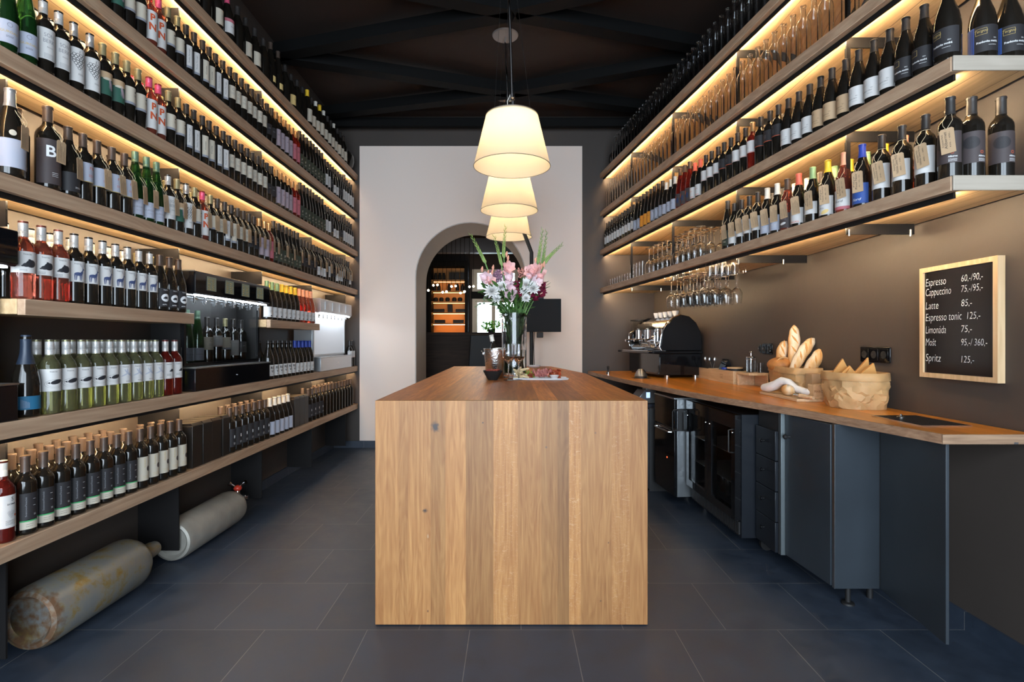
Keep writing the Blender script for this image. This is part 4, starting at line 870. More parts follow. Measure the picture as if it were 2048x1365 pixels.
for i, (k, y) in enumerate(s3):
    o = bottle(k, XS(y)+.058, y, z, FR+R(14)+jit(.06), wh, 'bottles on the %s' % wh)
    ln = None
    if i < len(tags): ln = [(tags[i][0], -.011, -.046, .0075, .050), (tags[i][1], -.001, -.046, .0095, min(.080, .0075*len(tags[i][1]))), (tags[i][2], .0105, -.046, .0055, .062)]
    price_tag(XS(y)+.058, y, z+(.236 if k in ('alibernet','tallwhite','eyelabel') else .228)*TYPES[k][4], FR+R(24)+jit(.08), R(5)+jit(.05), .040*TYPES[k][4],
              ('kraft price tag reading %s %s on the lowest right shelf' % (tags[i][0], tags[i][1]) if i < 5 or i == 7 else 'kraft price tag reading %s on the lowest right shelf' % tags[i][1]) if ln else 'kraft price tag with small script, %s from near end of the lowest right shelf' % ordn(i),
              ln, 50+i, w=.046, h=.098, group='kraft price tags of the right wall')
bottle('alibernet', 1.80, 2.085, z, FR+R(52), 'middle of its near end, lowest right shelf', 'bottles on the %s' % wh); bottle('alibernet', 1.915, 2.085, z, FR+R(56), 'at the wall, near end, lowest right shelf', 'bottles on the %s' % wh)
for i, k in enumerate(['alibernet','alibernet','screwpeach','screwyellow','screwgreen','screwyellow','screwgreen','backbrown','creamcap','creamcap','eyelabel','eyelabel']):
    y = 2.20+.105*i; bottle(k, XS(y)+.165, y, z, pi, 'back row of %s' % wh, 'bottles on the %s' % wh)
finish_bottles()
# ------------------------------------------------------------------ kitchen island
def cmix_circles(m, pts):
    N, L = nodes(m); b = N['Principled BSDF']; src = b.inputs['Base Color'].links[0].from_socket
    tc = N.new('ShaderNodeTexCoord'); nz = N.new('ShaderNodeTexNoise'); nz.inputs['Scale'].default_value = 60; L.new(tc.outputs['Object'], nz.inputs['Vector'])
    for (x, z, rx, rz_, c) in pts:
        mp = N.new('ShaderNodeMapping'); mp.vector_type = 'POINT'; mp.inputs['Location'].default_value = (-x/rx, 0, -z/rz_); mp.inputs['Scale'].default_value = (1/rx, 0, 1/rz_); L.new(tc.outputs['Object'], mp.inputs[0])
        ln = N.new('ShaderNodeVectorMath'); ln.operation = 'LENGTH'; L.new(mp.outputs[0], ln.inputs[0])
        ad = N.new('ShaderNodeMath'); ad.operation = 'MULTIPLY_ADD'; ad.inputs[1].default_value = 1.3; L.new(nz.outputs['Fac'], ad.inputs[0]); L.new(ln.outputs['Value'], ad.inputs[2])
        r = ramp(N, [(.25, (1,1,1)), (.42, (.0,.0,.0))]); r.inputs[0].default_value = 0
        sb = N.new('ShaderNodeMath'); sb.operation = 'MULTIPLY'; sb.inputs[1].default_value = .25; L.new(ad.outputs[0], sb.inputs[0]); L.new(sb.outputs[0], r.inputs[0])
        src = mix(N, L, src, c, r.outputs['Color'])
    L.new(src, b.inputs['Base Color'])
FP = [(0,1.0),(.085,.90),(.12,.98),(.2,.76),(.256,1.10),(.33,.72),(.43,1.08),(.521,.90),(.606,.72),(.667,.62),(.71,1.12),(.752,.84),(.865,.96),(.93,.9)]
M['oak_front'] = wood('oak end panel', (.28,.108,.030), (.47,.235,.080), 'Z', .5, 2.0, knots=False, planks=('X', -.61, 1.216, FP), bumps=.2, figure=.6)
cmix_circles(M['oak_front'], [(-.3416,.888,.022,.030,(.05,.035,.03)), (-.387,.512,.015,.010,(.05,.03,.02)), (.153,.796,.006,.006,(.14,.08,.05)), (.395,.11,.006,.006,(.08,.05,.03)), (.43,.37,.004,.006,(.10,.05,.03)), (-.375,.40,.005,.012,(.44,.28,.15)), (-.375,.065,.004,.008,(.12,.05,.03)), (-.13,.905,.004,.004,(.06,.04,.03)), (.372,.86,.005,.004,(.12,.07,.04))])
# silvery ray flecks of two of its boards
m_ = M['oak_front']; N, L = nodes(m_); b = N['Principled BSDF']; src = b.inputs['Base Color'].links[0].from_socket
tc = N.new('ShaderNodeTexCoord'); mp = N.new('ShaderNodeMapping'); mp.inputs['Scale'].default_value = (10, 1, 26); mp.inputs['Rotation'].default_value = (0, R(-28), 0); L.new(tc.outputs['Object'], mp.inputs[0])
vz = N.new('ShaderNodeTexNoise'); vz.inputs['Scale'].default_value = 2.2; vz.inputs['Detail'].default_value = 1; vz.inputs['Distortion'].default_value = 1.2; L.new(mp.outputs[0], vz.inputs['Vector'])
fr = ramp(N, [(.485,(0,0,0)),(.50,(1,1,1)),(.515,(0,0,0))]); L.new(vz.outputs['Fac'], fr.inputs[0])
sp = N.new('ShaderNodeSeparateXYZ'); L.new(tc.outputs['Object'], sp.inputs[0]); mr = N.new('ShaderNodeMapRange'); mr.inputs[1].default_value = -.61; mr.inputs[2].default_value = .606; L.new(sp.outputs['X'], mr.inputs[0])
bd = ramp(N, [(0,(0,0,0)),(.43,(.8,.8,.8)),(.521,(0,0,0)),(.71,(1,1,1)),(.752,(0,0,0)),(.865,(.7,.7,.7)),(.93,(0,0,0))], 'CONSTANT'); L.new(mr.outputs[0], bd.inputs[0])
k_ = N.new('ShaderNodeMath'); k_.operation = 'MULTIPLY'; L.new(fr.outputs['Color'], k_.inputs[0]); L.new(bd.outputs['Color'], k_.inputs[1]); k2 = N.new('ShaderNodeMath'); k2.operation = 'MULTIPLY'; k2.inputs[1].default_value = .45; L.new(k_.outputs[0], k2.inputs[0]); k_ = k2
L.new(mix(N, L, src, (.62,.42,.24), k_.outputs[0]), b.inputs['Base Color'])
TPk = [(0,.9),(.09,1.1),(.2,.85),(.31,1.05),(.40,.8),(.52,.95),(.60,1.3),(.67,.85),(.78,1.05),(.9,.9)]
M['oak_top'] = wood('oiled oak top', (.30,.088,.014), (.62,.225,.045), 'Y', .45, 1.2, knots=False, planks=('X', -.61, 1.216, TPk), bumps=.25, figure=.9)
isl = thing('kitchen_island', 'long oak-clad island with cut corner in the middle of the room', 'island', (0, 2.394, 0))
P = [(-.610,.001),(.605,.001),(.605,1.99),(.41,3.20),(-.610,3.20)]
obj('worktop', MB().prism(P, .964, 1.004), M['oak_top'], isl, bevel=.0015)
obj('front_panel', BX(-.610,.605,-.0195,.0005,.004,1.004), M['oak_front'], isl, bevel=.0012)
obj('side_panel', BX(-.609,-.570,.002,3.198,.004,.963), M['oak_front'], isl)
obj('side_panel', BX(.565,.604,.002,1.985,.004,.963), M['oak_front'], isl)
obj('side_panel', MB().prism([(.604,1.99),(.41,3.195),(.375,3.19),(.566,1.986)], .004, .963), M['oak_front'], isl)
obj('back_panel', BX(-.569,.374,3.16,3.198,.004,.963), M['oak_front'], isl)
ZT = 1.0045
# ------------------------------------------------------------------ things on the island
def Y2(px, y): return ((px-1024)/1065*y)
wg_prof = [(0,.0),(.036,.0),(.0365,.0015),(.010,.006),(.0042,.012),(.0036,.10),(.0075,.115),(.026,.130),(.0415,.158),(.0395,.20),(.0325,.245),(.0312,.245),(.038,.20),(.0395,.158),(.025,.1325),(.006,.119),(0,.117)]
WG = MB().lathe(wg_prof, 28).mesh('wine_glass', M['glass'], ang=50)
M['rosewine'] = mat('pale rose wine', (.95,.55,.35), 0, trans=1, ior=1.33)
for (px, y, lab) in ((1017, 3.60, 'wine glass with a little rose wine, in front of the vase'), (1037.5, 3.63, 'wine glass with a little rose wine, beside the serving platter')):
    o = link('wine_glass', WG, None, (Y2(px, y), y, ZT)); tag(o, lab, 'wine glass', 'wine glasses on the island')
    obj('wine', MB().lathe([(0,.1185),(.006,.1205),(.0245,.1335),(.0388,.158),(0,.158)], 24), M['rosewine'], o)
# vase
VX, VY = .016, 3.90
o = obj('flower_vase', MB().lathe([(0,.0),(.088,.0),(.091,.004),(.092,.47),(.089,.47),(.087,.022),(0,.020)], 40), M['glass'], None, (VX, VY, ZT)); tag(o, 'tall clear cylindrical glass vase holding the bouquet on the island', 'vase')
obj('water', MB().lathe([(0,.0215),(.0862,.0235),(.0862,.20),(0,.20)], 32), mat('water', (.93,.97,.93), 0, trans=1, ior=1.33), o)
def P3(px, py, y=VY): return Vector((Y2(px, y), y, 1.27+(682-py)/1065*y))
M['stem'] = mat('green stems', (.10,.22,.04), .5, var=.3, vs=15); M['bud'] = mat('yellow green buds', (.20,.29,.06), .5, var=.3, vs=40); M['budpink'] = mat('pink buds', (.80,.38,.28), .5)
M['petalpink'] = mat('pink petals', (.85,.50,.48), .55, var=.12, vs=30); M['petalpale'] = mat('pale pink petals', (.82,.62,.66), .55, var=.1, vs=30); M['petalwhite'] = mat('white petals', (.85,.84,.82), .6); M['petalred'] = mat('burgundy petals', (.20,.012,.045), .5, var=.3, vs=40)
M['statice'] = mat('dusty purple florets', (.30,.16,.24), .7, var=.5, vs=60); M['statice2'] = mat('rust pink florets', (.50,.22,.18), .7, var=.4, vs=60)
def bez(a, b_, c, n=12): return [a*(1-t)**2+b_*2*t*(1-t)+c*t*t for t in [i/n for i in range(n+1)]]
def petal(mb, T, l, w_, cup, m_=0):
    vs = []; 
    for i in range(5):
        t = i/4; ww = w_*sin(pi*min(1, .12+t*.82))
        vs += [(-ww, l*t, cup*t*t*l+.25*ww), (0, l*t, cup*t*t*l), (ww, l*t, cup*t*t*l+.25*ww)]
    fs = []
    for i in range(4): fs += [(i*3, i*3+1, i*3+4, i*3+3), (i*3+1, i*3+2, i*3+5, i*3+4)]
    mb.add(vs, fs, m_, T)
def bloom(c, s, mt, parent, rnd_, n=6, facing=None, name='bloom'):
    mb = MB(); f = facing or Vector((rnd_.uniform(-.5,.5), -1, rnd_.uniform(-.1,.5)))
    q = f.to_track_quat('Z', 'Y').to_matrix().to_4x4()
    for i in range(n):
        T = Matrix.Translation(c) @ q @ Matrix.Rotation(2*pi*i/n+rnd_.uniform(-.2,.2), 4, 'Z') @ Matrix.Rotation(.35 if i % 2 else .6, 4, 'X')
        petal(mb, T, s, s*.42, .25)
    return obj(name, mb, mt, parent)
def base(): return Vector((VX+BR.uniform(-.045,.045), VY+BR.uniform(-.045,.045), ZT+.04))
BR = random.Random(21)
def gladiolus(tip, mid, blooms, pinks, lab, bend=None):
    """tip and mid in picture pixels at the vase's depth"""
    y = VY+BR.uniform(-.05,.03); tp = P3(*tip, y); md = P3(*mid, y); bs_ = base(); lip = Vector((VX+(md.x-VX)*.35, (VY+y)/2, 1.47))
    t = thing('gladiolus', lab, 'flower', tuple(bs_), 0, 'flowers of the bouquet')
    pth = [p-bs_ for p in [bs_, lip]+bez(lip, lip*.4+md*.6, md, 5)[1:]+bez(md, md+(md-lip)*.15, tp, 10)[1:]]
    obj('stem', MB().tube(pth, [.0055]*7+[.005-.0004*i for i in range(10)], 6), M['stem'], t)
    up = pth[6:]
    n = len(up); mb = MB()
    for i in range(1, n):
        for sd in (-1, 1):
            p = up[i]*.5+up[i-1]*.5 if sd > 0 else up[i]; d = (up[i]-up[i-1]).normalized(); side = Vector((d.z, 0, -d.x))*sd
            l = .05-.0025*i; q = p+d*l+side*.010
            mb.tube([p, p+d*l*.4+side*.008, q], [.003, max(.002,.0068-.0005*i), .0008], 6)
    obj('bud_spike', mb, M['bud'], t)
    if pinks:
        mb = MB()
        for (a, c) in pinks:
            p = P3(a, c, y-.01)-bs_; mb.tube([p+Vector((0,0,-.022)), p, p+Vector((.004,0,.02))], [.004,.010,.003], 8)
        obj('opening_buds', mb, M['budpink'], t)
    for (a, c, r, mt) in blooms:
        bloom(P3(a, c, y-.035)-bs_, 1.25*r/274.5, M[mt], t, BR, 6); bloom(P3(a+BR.uniform(-3,3), c+BR.uniform(-4,4), y-.055)-bs_, .75*r/274.5, M[mt], t, BR, 5)
gladiolus((942,470), (972,530), [(972,556,13,'petalpale'),(980,563,11,'petalpink')], [(964,538),(976,545),(986,535),(984,545)], 'leftmost gladiolus spike with green buds leaning over the arch')
gladiolus((989,474), (1004,535), [], [], 'slim green gladiolus spike left of the tallest one')
gladiolus((1011,454), (1008,520), [(1016,538,14,'petalpink'),(1019,556,14,'petalpale'),(1020,574,14,'petalpale'),(1022,590,14,'petalpale'),(1008,545,10,'petalpink')], [(1013,508),(1016,516),(1015,524)], 'tallest gladiolus with a column of pale pink blooms below its spike')
gladiolus((1085,460), (1074,530), [(1064,547,15,'petalpink'),(1072,540,12,'petalpink'),(1060,556,12,'petalpale')], [(1071,520),(1069,530)], 'upright gladiolus spike right of the vase with salmon blooms')
gladiolus((1093,464), (1082,535), [(1079,550,14,'petalpink'),(1075,560,12,'petalpink')], [(1079,530),(1084,538)], 'gladiolus spike just right of the upright salmon one')
gladiolus((1123,490), (1088,530), [(1076,568,10,'petalpale')], [(1083,532),(1088,528)], 'gladiolus leaning far out to the right')
def simple(kind, px, py, lab, build, cat='flower', dy=-.05):
    y = VY+dy; p = P3(px, py, y); bs_ = base(); lip = Vector((VX+(p.x-VX)*.45, (VY*2+y)/3, 1.46))
    t = thing(kind, lab, cat, tuple(bs_), 0, 'flowers of the bouquet')
    obj('stem', MB().tube([q-bs_ for q in [bs_, lip]+bez(lip, lip*.5+p*.5+Vector((0,0,.03)), p, 5)[1:]], .003, 6), M['stem'], t)
    build(p-bs_, t)
def mum(r):
    def f(p, t):
        mb = MB()
        for i in range(70):
            a = i*2.4; e = (i/70); ph = e*1.45
            T = Matrix.Translation(p) @ Vector((0,-1,.35)).to_track_quat('Z','Y').to_matrix().to_4x4() @ Matrix.Rotation(a, 4, 'Z') @ Matrix.Rotation(1.5-ph, 4, 'X')
            petal(mb, T, r*(.55+.45*e), r*.13, .15)
        obj('bloom', mb, M['petalwhite'], t)
    return f
for px, py, r, lab in ((984,583,.062,'large white chrysanthemum low on the left of the bouquet'), (1003,574,.042,'white chrysanthemum between the left one and the pink blooms'), (993,598,.036,'small white chrysanthemum lowest on the left'),
                       (1052,570,.050,'white chrysanthemum right of the burgundy snapdragon'), (1066,577,.055,'large white chrysanthemum on the right of the bouquet'), (1048,582,.034,'small white chrysanthemum beside the burgundy snapdragon'), (1052,597,.036,'small white chrysanthemum lowest on the right')):
    simple('chrysanthemum', px, py, lab, mum(r*1.15), dy=-.08)
def florets(mt, n, rx, rz, s):
    def f(p, t):
        mb = MB()
        for i in range(n):
            q = p+Vector((BR.gauss(0, rx), BR.uniform(-.03,.03), BR.gauss(0, rz))); mb.ball(q, s*BR.uniform(.7,1.2), 5, 3)
        obj('flower_head', mb, M[mt], t, smooth=False)
    return f
for k, px, py, lab, b_, c_ in (('statice', 999, 553, 'dusty purple statice cluster left of the pink blooms', ('statice', 170, .036, .026, .0075), 'flower'), ('statice', 988, 560, 'second purple statice cluster beside the leftmost pink bloom', ('statice', 90, .024, .020, .007), 'flower'),
                               ('statice', 1050, 546, 'rust pink statice cluster right of the pink column', ('statice2', 150, .034, .018, .007), 'flower')):
    simple(k, px, py, lab, florets(*b_), c_, -.02)
def snap(h):
    def f(p, t):
        mb = MB()
        for i in range(16):
            q = p+Vector((BR.uniform(-.022,.022), BR.uniform(-.02,.02), -h/2+h*i/16)); T = Matrix.Translation(q) @ Euler((BR.uniform(-1,1), BR.uniform(-1,1), BR.uniform(0,6))).to_matrix().to_4x4()
            for k in range(3): petal(mb, T @ Matrix.Rotation(k*2.1, 4, 'Z'), .026, .013, .4)
        obj('bloom', mb, M['petalred'], t)
    return f
simple('snapdragon', 1036, 578, 'burgundy snapdragon in the middle of the bouquet', snap(.12)); simple('snapdragon', 1083, 578, 'burgundy snapdragon at the right edge of the bouquet', snap(.10)); simple('snapdragon', 1069, 592, 'burgundy snapdragon below the right white chrysanthemum', snap(.06))
# leaves of the bouquet: nobody could count them
mb = MB(); LR = random.Random(4)
for i in range(330):
    a = LR.uniform(-pi, pi); h = LR.uniform(0, 1)
    rr_ = (.05+.16*h)*math.sqrt(LR.random()); p = Vector((VX+rr_*cos(a)*1.25-.01, VY+rr_*sin(a)*.6, 1.44+.24*h)); d = Vector((cos(a)*LR.uniform(.3,1), sin(a)*.6, LR.uniform(-.1,1))).normalized()
    T = Matrix.Translation(p) @ d.to_track_quat('Y','Z').to_matrix().to_4x4() @ Matrix.Rotation(LR.uniform(-1,1), 4, 'Y'); petal(mb, T, LR.uniform(.03,.085), LR.uniform(.005,.014), LR.uniform(-.3,.2))
for i in range(46):
    p0 = Vector((VX+LR.uniform(-.06,.06), VY+LR.uniform(-.06,.05), ZT+.03)); p1 = Vector((VX+LR.uniform(-.075,.075), VY+LR.uniform(-.06,.06), 1.50)); mb.tube([p0, p1], LR.uniform(.002,.0045), 5)
for i in range(60):
    p0 = Vector((VX+LR.uniform(-.07,.07), VY+LR.uniform(-.05,.05), ZT+LR.uniform(.2,.42))); T = Matrix.Translation(p0) @ Euler((LR.uniform(-.5,.5), LR.uniform(-.4,.4), LR.uniform(0,6))).to_matrix().to_4x4() @ Matrix.Rotation(1.4, 4, 'X'); petal(mb, T, .05, .008, 0)
M['foliage'] = mat('dark bouquet leaves', (.055,.13,.03), .5, var=.45, vs=25)
tag(obj('bouquet_foliage', mb, M['foliage']), 'dark green leaves and stems filling the bouquet vase', 'foliage', None, 'stuff')
mb = MB()
for i in range(26):
    p = P3(950+i*2.1+LR.uniform(-3,3), 607+10*sin(i*.4)-i*.35+LR.uniform(-5,5), VY-.1); T = Matrix.Translation(p) @ Euler((LR.uniform(-1,1),LR.uniform(-1,1),LR.uniform(0,6))).to_matrix().to_4x4(); petal(mb, T, .022, .009, .1)
mb.tube([P3(952,612,VY-.1), P3(975,600,VY-.1), P3(1005,612,VY-.08), P3(1024,640,VY-.02)], .0018, 5)
tag(obj('eucalyptus_sprig', mb, mat('grey green leaves', (.16,.24,.14), .6)), 'fine grey green sprig trailing left below the white flowers', 'sprig', 'flowers of the bouquet')
# ice bucket with bottle
bx, by = Y2(990, 3.80), 3.80
M['hammered'] = mat('hammered steel', (.62,.60,.58), .16, 1, bump=.35, bs=90)
t = thing('ice_bucket', 'hammered steel ice bucket beside the vase', 'ice bucket', (bx, by, ZT))
obj('bucket', MB().lathe([(0,.002),(.060,.0),(.063,.004),(.080,.205),(.0835,.208),(.0835,.212),(.079,.212),(.077,.205),(.060,.008),(0,.006)], 36), M['hammered'], t)
for s in (-1, 1):
    rg = MB(); rg.tube([(s*(.083+.012*sin(a)), .018*cos(a), .175-.02*0+.018*sin(a*1)) for a in [2*pi*i/16 for i in range(16)]], .0028, 6, closed=True); rg.cyl(s*.083, 0, .168, .186, .006, 8); obj('ring_handle', rg, M['chrome'], t)
o = link('wine_bottle', body_mesh('burgundy', 'dark_glass'), None, (bx+.030, by+.005, ZT+.016), (0, R(-11), 0)); tag(o, 'dark wine bottle with a white cap leaning in the ice bucket', 'wine bottle')
link('capsule', cap_mesh('burgundy', 'cap_white', .252), o)
o = obj('napkin', MB().ball((0,0,0), .05, 16, 8, sx=.95, sy=.8, sz=.30), mat('white cotton', (.8,.78,.76), .8), None, (bx+.028, by-.030, ZT+.205)); tag(o, 'white cloth napkin bulging over the rim of the ice bucket', 'napkin')
# black bowl
t = thing('square_bowl', 'small black square bowl of dried tomatoes beside the ice bucket', 'bowl', (Y2(985.5, 3.63), 3.63, ZT), .08)
w_ = MB()
for ring_ in (0,):
    lev = [(.030,.0,.0),(.034,.006,.0),(.052,.035,.0),(.066,.062,.006),(.064,.062,.006),(.049,.036,.0),(.030,.009,0),(0,.008,0)]
    vs = []; n = 24
    for (r_, z_, lift) in lev:
        for i in range(n):
            a = 2*pi*i/n; q = (abs(cos(a))**4+abs(sin(a))**4)**-.25; vs.append((r_*q*cos(a), r_*q*sin(a), z_+lift*(q-1)*2.4))
    fs = [(j*n+i, j*n+(i+1) % n, (j+1)*n+(i+1) % n, (j+1)*n+i) for j in range(len(lev)-1) for i in range(n)]; fs.append(tuple(range(n))[::-1])
    w_.add(vs, fs)
obj('bowl', w_, M['blackmatt'], t)
mb = MB(); M['driedtomato'] = mat('dried tomatoes', (.28,.045,.025), .45, bump=.4, bs=150)
for i in range(34): mb.ball((LR.gauss(0,.018), LR.gauss(0,.018), .052+LR.uniform(0,.018)), .011, 8, 5, sx=LR.uniform(.7,1.5), sz=.6, M=Matrix.Rotation(LR.uniform(0,3), 4, 'Z'))
tag(obj('dried_tomatoes', mb, M['driedtomato'], None, (Y2(985.5, 3.63), 3.63, ZT)), 'dark red dried tomato pieces heaped in the black bowl', 'food', None, 'stuff')
# platter
px0, py0 = Y2(1080, 3.68), 3.68
M['porcelain'] = mat('white porcelain', (.72,.72,.74), .15)
t = tag(obj('serving_platter', MB().prism([(-.185,-.06),(.13,-.085),(.19,-.05),(.19,.08),(.14,.10),(-.165,.09)], .0, .007), M['porcelain'], None, (px0, py0, ZT), bevel=.003), 'long white platter with cheese and cured meat on the island', 'platter')
obj('rim', MB().tube([(-.185,-.06,.009),(.13,-.085,.009),(.19,-.05,.009),(.19,.08,.009),(.14,.10,.009),(-.165,.09,.009)], .004, 6, closed=True), M['porcelain'], t)
cs = BX(-.005,.005,-.034,.034,-.005,.005).mesh('cheese_stick', mat('pale cheese', (.78,.62,.36), .5), smooth=False)
for i in range(12):
    o = link('cheese_stick', cs, None, (px0-.135+LR.uniform(-.022,.03), py0+LR.uniform(-.03,.03), ZT+.016+.0052*i), (LR.uniform(-.15,.5), LR.uniform(-.2,.2), LR.uniform(-1.2,1.2))); tag(o, 'pale cheese stick on the platter, %s from the bottom of the heap' % ORD[i], 'cheese', 'cheese sticks on the platter')
M['ham'] = mat('marbled ham', (.52,.20,.18), .4, var=.5, vs=60); M['salami'] = mat('red cured sausage', (.42,.07,.03), .4, var=.5, vs=90)
def ruffle(r, seed):
    q = random.Random(seed); vs = [(0,0,.006)]; n = 22
    for k in (1, 2, 3):
        for i in range(n):
            a = 2*pi*i/n; rr2 = r*k/3*(1+.1*q.uniform(-1,1)); vs.append((rr2*cos(a), rr2*sin(a)*.8, .010+.011*k*abs(sin(a*2.5+seed))))
    fs = [(0, 1+i, 1+(i+1) % n) for i in range(n)]+[(1+k*n+i, 1+(k+1)*n+i, 1+(k+1)*n+(i+1) % n, 1+k*n+(i+1) % n) for k in range(2) for i in range(n)]
    return MB().add(vs, fs)
for i, (dx, dy, r_) in enumerate(((-.005,-.02,.038),(.028,-.035,.036),(.02,.02,.040),(-.02,.03,.035),(.05,.0,.034))):
    o = obj('ham_slice', ruffle(r_, i), M['ham'], None, (px0+dx, py0+dy, ZT+.010+.006*i), (LR.uniform(-.2,.2), LR.uniform(-.2,.2), i)); o.modifiers.new('thickness','SOLIDIFY').thickness = .0015; tag(o, 'folded marbled ham slice in the middle of the platter, %s layer' % ORD[i], 'ham', 'ham slices on the platter')
for i in range(26):
    a_ = (-.07, .045) if i < 7 else (.115, .015)
    o = obj('sausage_slice', MB().cyl(0,0,-.0012,.0012,.016,14), M['salami'], None, (px0+a_[0]+LR.gauss(0,.022 if i > 6 else .016), py0+a_[1]+LR.gauss(0,.018), ZT+.014+.0028*(i if i < 7 else i-7)), (LR.uniform(-.8,.8), LR.uniform(-.8,.8), 0))
    tag(o, ('thin red sausage slice on the left heap of the platter, %s layer' if i < 7 else 'thin red sausage slice on the right heap of the platter, %s layer') % ORD[i if i < 7 else i-7], 'sausage', 'sausage slices on the platter')
t = thing('dip_bowl', 'tiny white bowl at the front of the meat platter', 'bowl', (Y2(1108.5, 3.62), 3.62, ZT+.0075))
obj('bowl', MB().lathe([(0,.002),(.016,.0),(.020,.004),(.034,.026),(.0325,.026),(.018,.006),(0,.005)], 24), M['porcelain'], t)
o = leafy('parsley_sprig', 90, .030, .045, .014, M['brightleaf'], None, 9, .0); o.location = (px0-.065, py0+.065, ZT+.012); tag(o, 'green parsley sprig behind the cheese sticks', 'parsley')
t = thing('small_plate', 'small white round dish near the far end of the island', 'dish', (Y2(1068, 5.35), 5.35, ZT))
obj('dish', MB().lathe([(0,.002),(.05,.0),(.062,.010),(.064,.022),(.060,.022),(.055,.010),(0,.008)], 28), M['porcelain'], t)

# ------------------------------------------------------------------ pendants over the island
M['shade'] = bpy.data.materials.new('cream lamp shade'); M['shade'].use_nodes = True; N, L = nodes(M['shade']); N.remove(N['Principled BSDF'])
df = N.new('ShaderNodeBsdfDiffuse'); df.inputs[0].default_value = (.72,.64,.50,1); tr = N.new('ShaderNodeBsdfTranslucent'); tr.inputs[0].default_value = (.66,.55,.39,1); ms = N.new('ShaderNodeMixShader'); ms.inputs[0].default_value = .5
L.new(df.outputs[0], ms.inputs[1]); L.new(tr.outputs[0], ms.inputs[2]); L.new(ms.outputs[0], N['Material Output'].inputs[0])
for i, (x, y, lab) in enumerate(((0.0, 3.48, 'nearest cream cone pendant lamp above the island'), (-.024, 4.66, 'middle cream cone pendant lamp, partly behind the nearest one'), (-.034, 5.84, 'farthest and lowest looking cream cone pendant lamp'))):
    t = thing('pendant_lamp', lab, 'pendant lamp', (x, y, 2.41), 0, 'cream pendant lamps over the island')
    sh = obj('lamp_shade', MB().lathe([(.25,0),(.17,.33)], 56), M['shade'], t)
    rim = MB(); rim.tube([(.2505*cos(a), .2505*sin(a), .0) for a in [2*pi*j/56 for j in range(56)]], .0022, 5, closed=True); rim.tube([(.1705*cos(a), .1705*sin(a), .33) for a in [2*pi*j/40 for j in range(40)]], .002, 5, closed=True); obj('shade_rim', rim, mat('dark wire %d' % i, (.12,.10,.07), .5), sh)
    sp_ = MB()
    for j in range(3): a = 2*pi*j/3+.5; sp_.tube([(0,0,.33),(.17*cos(a),.17*sin(a),.33)], .0015, 5)
    obj('spider', sp_, M['steel'], sh)
    obj('diffuser_disc', MB().lathe([(0,.318),(.168,.318),(.168,.322),(0,.322)], 40), M['shade'], sh)
    sk = MB(); sk.cyl(0,0,.24,.31,.018,14); obj('socket', sk, M['steel'], t)
    obj('bulb', MB().lathe([(0,.12),(.02,.125),(.034,.145),(.036,.17),(.026,.205),(.014,.235),(.014,.24),(0,.24)], 20), mat('lit bulb %d' % i, (1,1,1), em=(1,.80,.52), es=12), t)
    ft = MB(); ft.cyl(0,0,.331,.40,.006,10); ft.cyl(.006,0,.40,.425,.011,12); ft.cyl(-.012,0,.43,.45,.009,12); ft.cyl(0,0,.45,.475,.013,12)
    obj('ceiling_fitting', ft, M['chrome'], t)
    obj('rod', MB().tube([(0,0,.47),(-.012,0,.9),(-.035,0,ZC-2.41-.02)], .0085, 12), M['chrome'], t)
    cb = MB(); cb.tube([(-.005,0,.335),(-.028,0,.38),(-.03,0,.43),(-.012,0,.47),(-.012,0,.44)], .0028, 6); obj('flex', cb, mat('white flex %d' % i, (.7,.66,.6), .5), t)
    wr = MB()
    for a in (.4, 2.6, 4.6): wr.tube([(.14*cos(a), .14*sin(a), .332), (-.035+.02*cos(a), .02*sin(a), ZC-2.41-.02)], .0008, 4)
    obj('suspension_wire', wr, M['steel'], t)
    obj('ceiling_rose', MB().lathe([(0,ZC-2.41-.001),(.115,ZC-2.41-.001),(.11,ZC-2.41-.012),(.03,ZC-2.41-.022),(0,ZC-2.41-.022)], 32, 0, Matrix.Translation((-.035,0,0))), mat('grey white metal %d' % i, (.42,.38,.35), .4), t)
    ld = bpy.data.lights.new('bulb_light', 'POINT'); ld.energy = LAMP; ld.color = (1,.82,.58); ld.shadow_soft_size = .04; lo = bpy.data.objects.new('bulb_light', ld); COL.objects.link(lo); lo.location = (x, y, 2.60)

# monitor on a post beyond the island
t = thing('monitor_stand', 'black screen on a tall bent post behind the flowers', 'screen', (Y2(1063, 5.80), 5.80, 0))
X0 = Y2(1063, 5.80)
obj('post', MB().tube([(0,0,.012),(0,0,2.235),(-.055,0,2.38),(-.10,0,2.50)], [.021]*4, 12), M['blackmatt'], t)
obj('base_plate', BX(-.14,.14,-.14,.14,.0,.012), M['blackmatt'], t, bevel=.003)
s = obj('screen', BX(Y2(1034,5.75)-X0, Y2(1122,5.75)-X0, -.065, -.030, 1.368, 1.725), mat('dark screen', (.008,.008,.009), .55, spec=.15), t, bevel=.003)
obj('top_box', BX(-.05,.13,-.06,-.02,1.726,1.752), M['blackmatt'], s); obj('scanner', BX(.055,.125,-.06,-.03,1.305,1.366), M['blackmatt'], s, bevel=.006)
obj('bracket', BX(-.02,.02,-.029,-.018,1.45,1.65), M['blackmatt'], t)
obj('cable', MB().tube([(.03,-.02,1.37),(.024,-.02,1.2),(.03,-.022,1.0),(.024,-.02,.2)], .004, 6), M['blackmatt'], t)
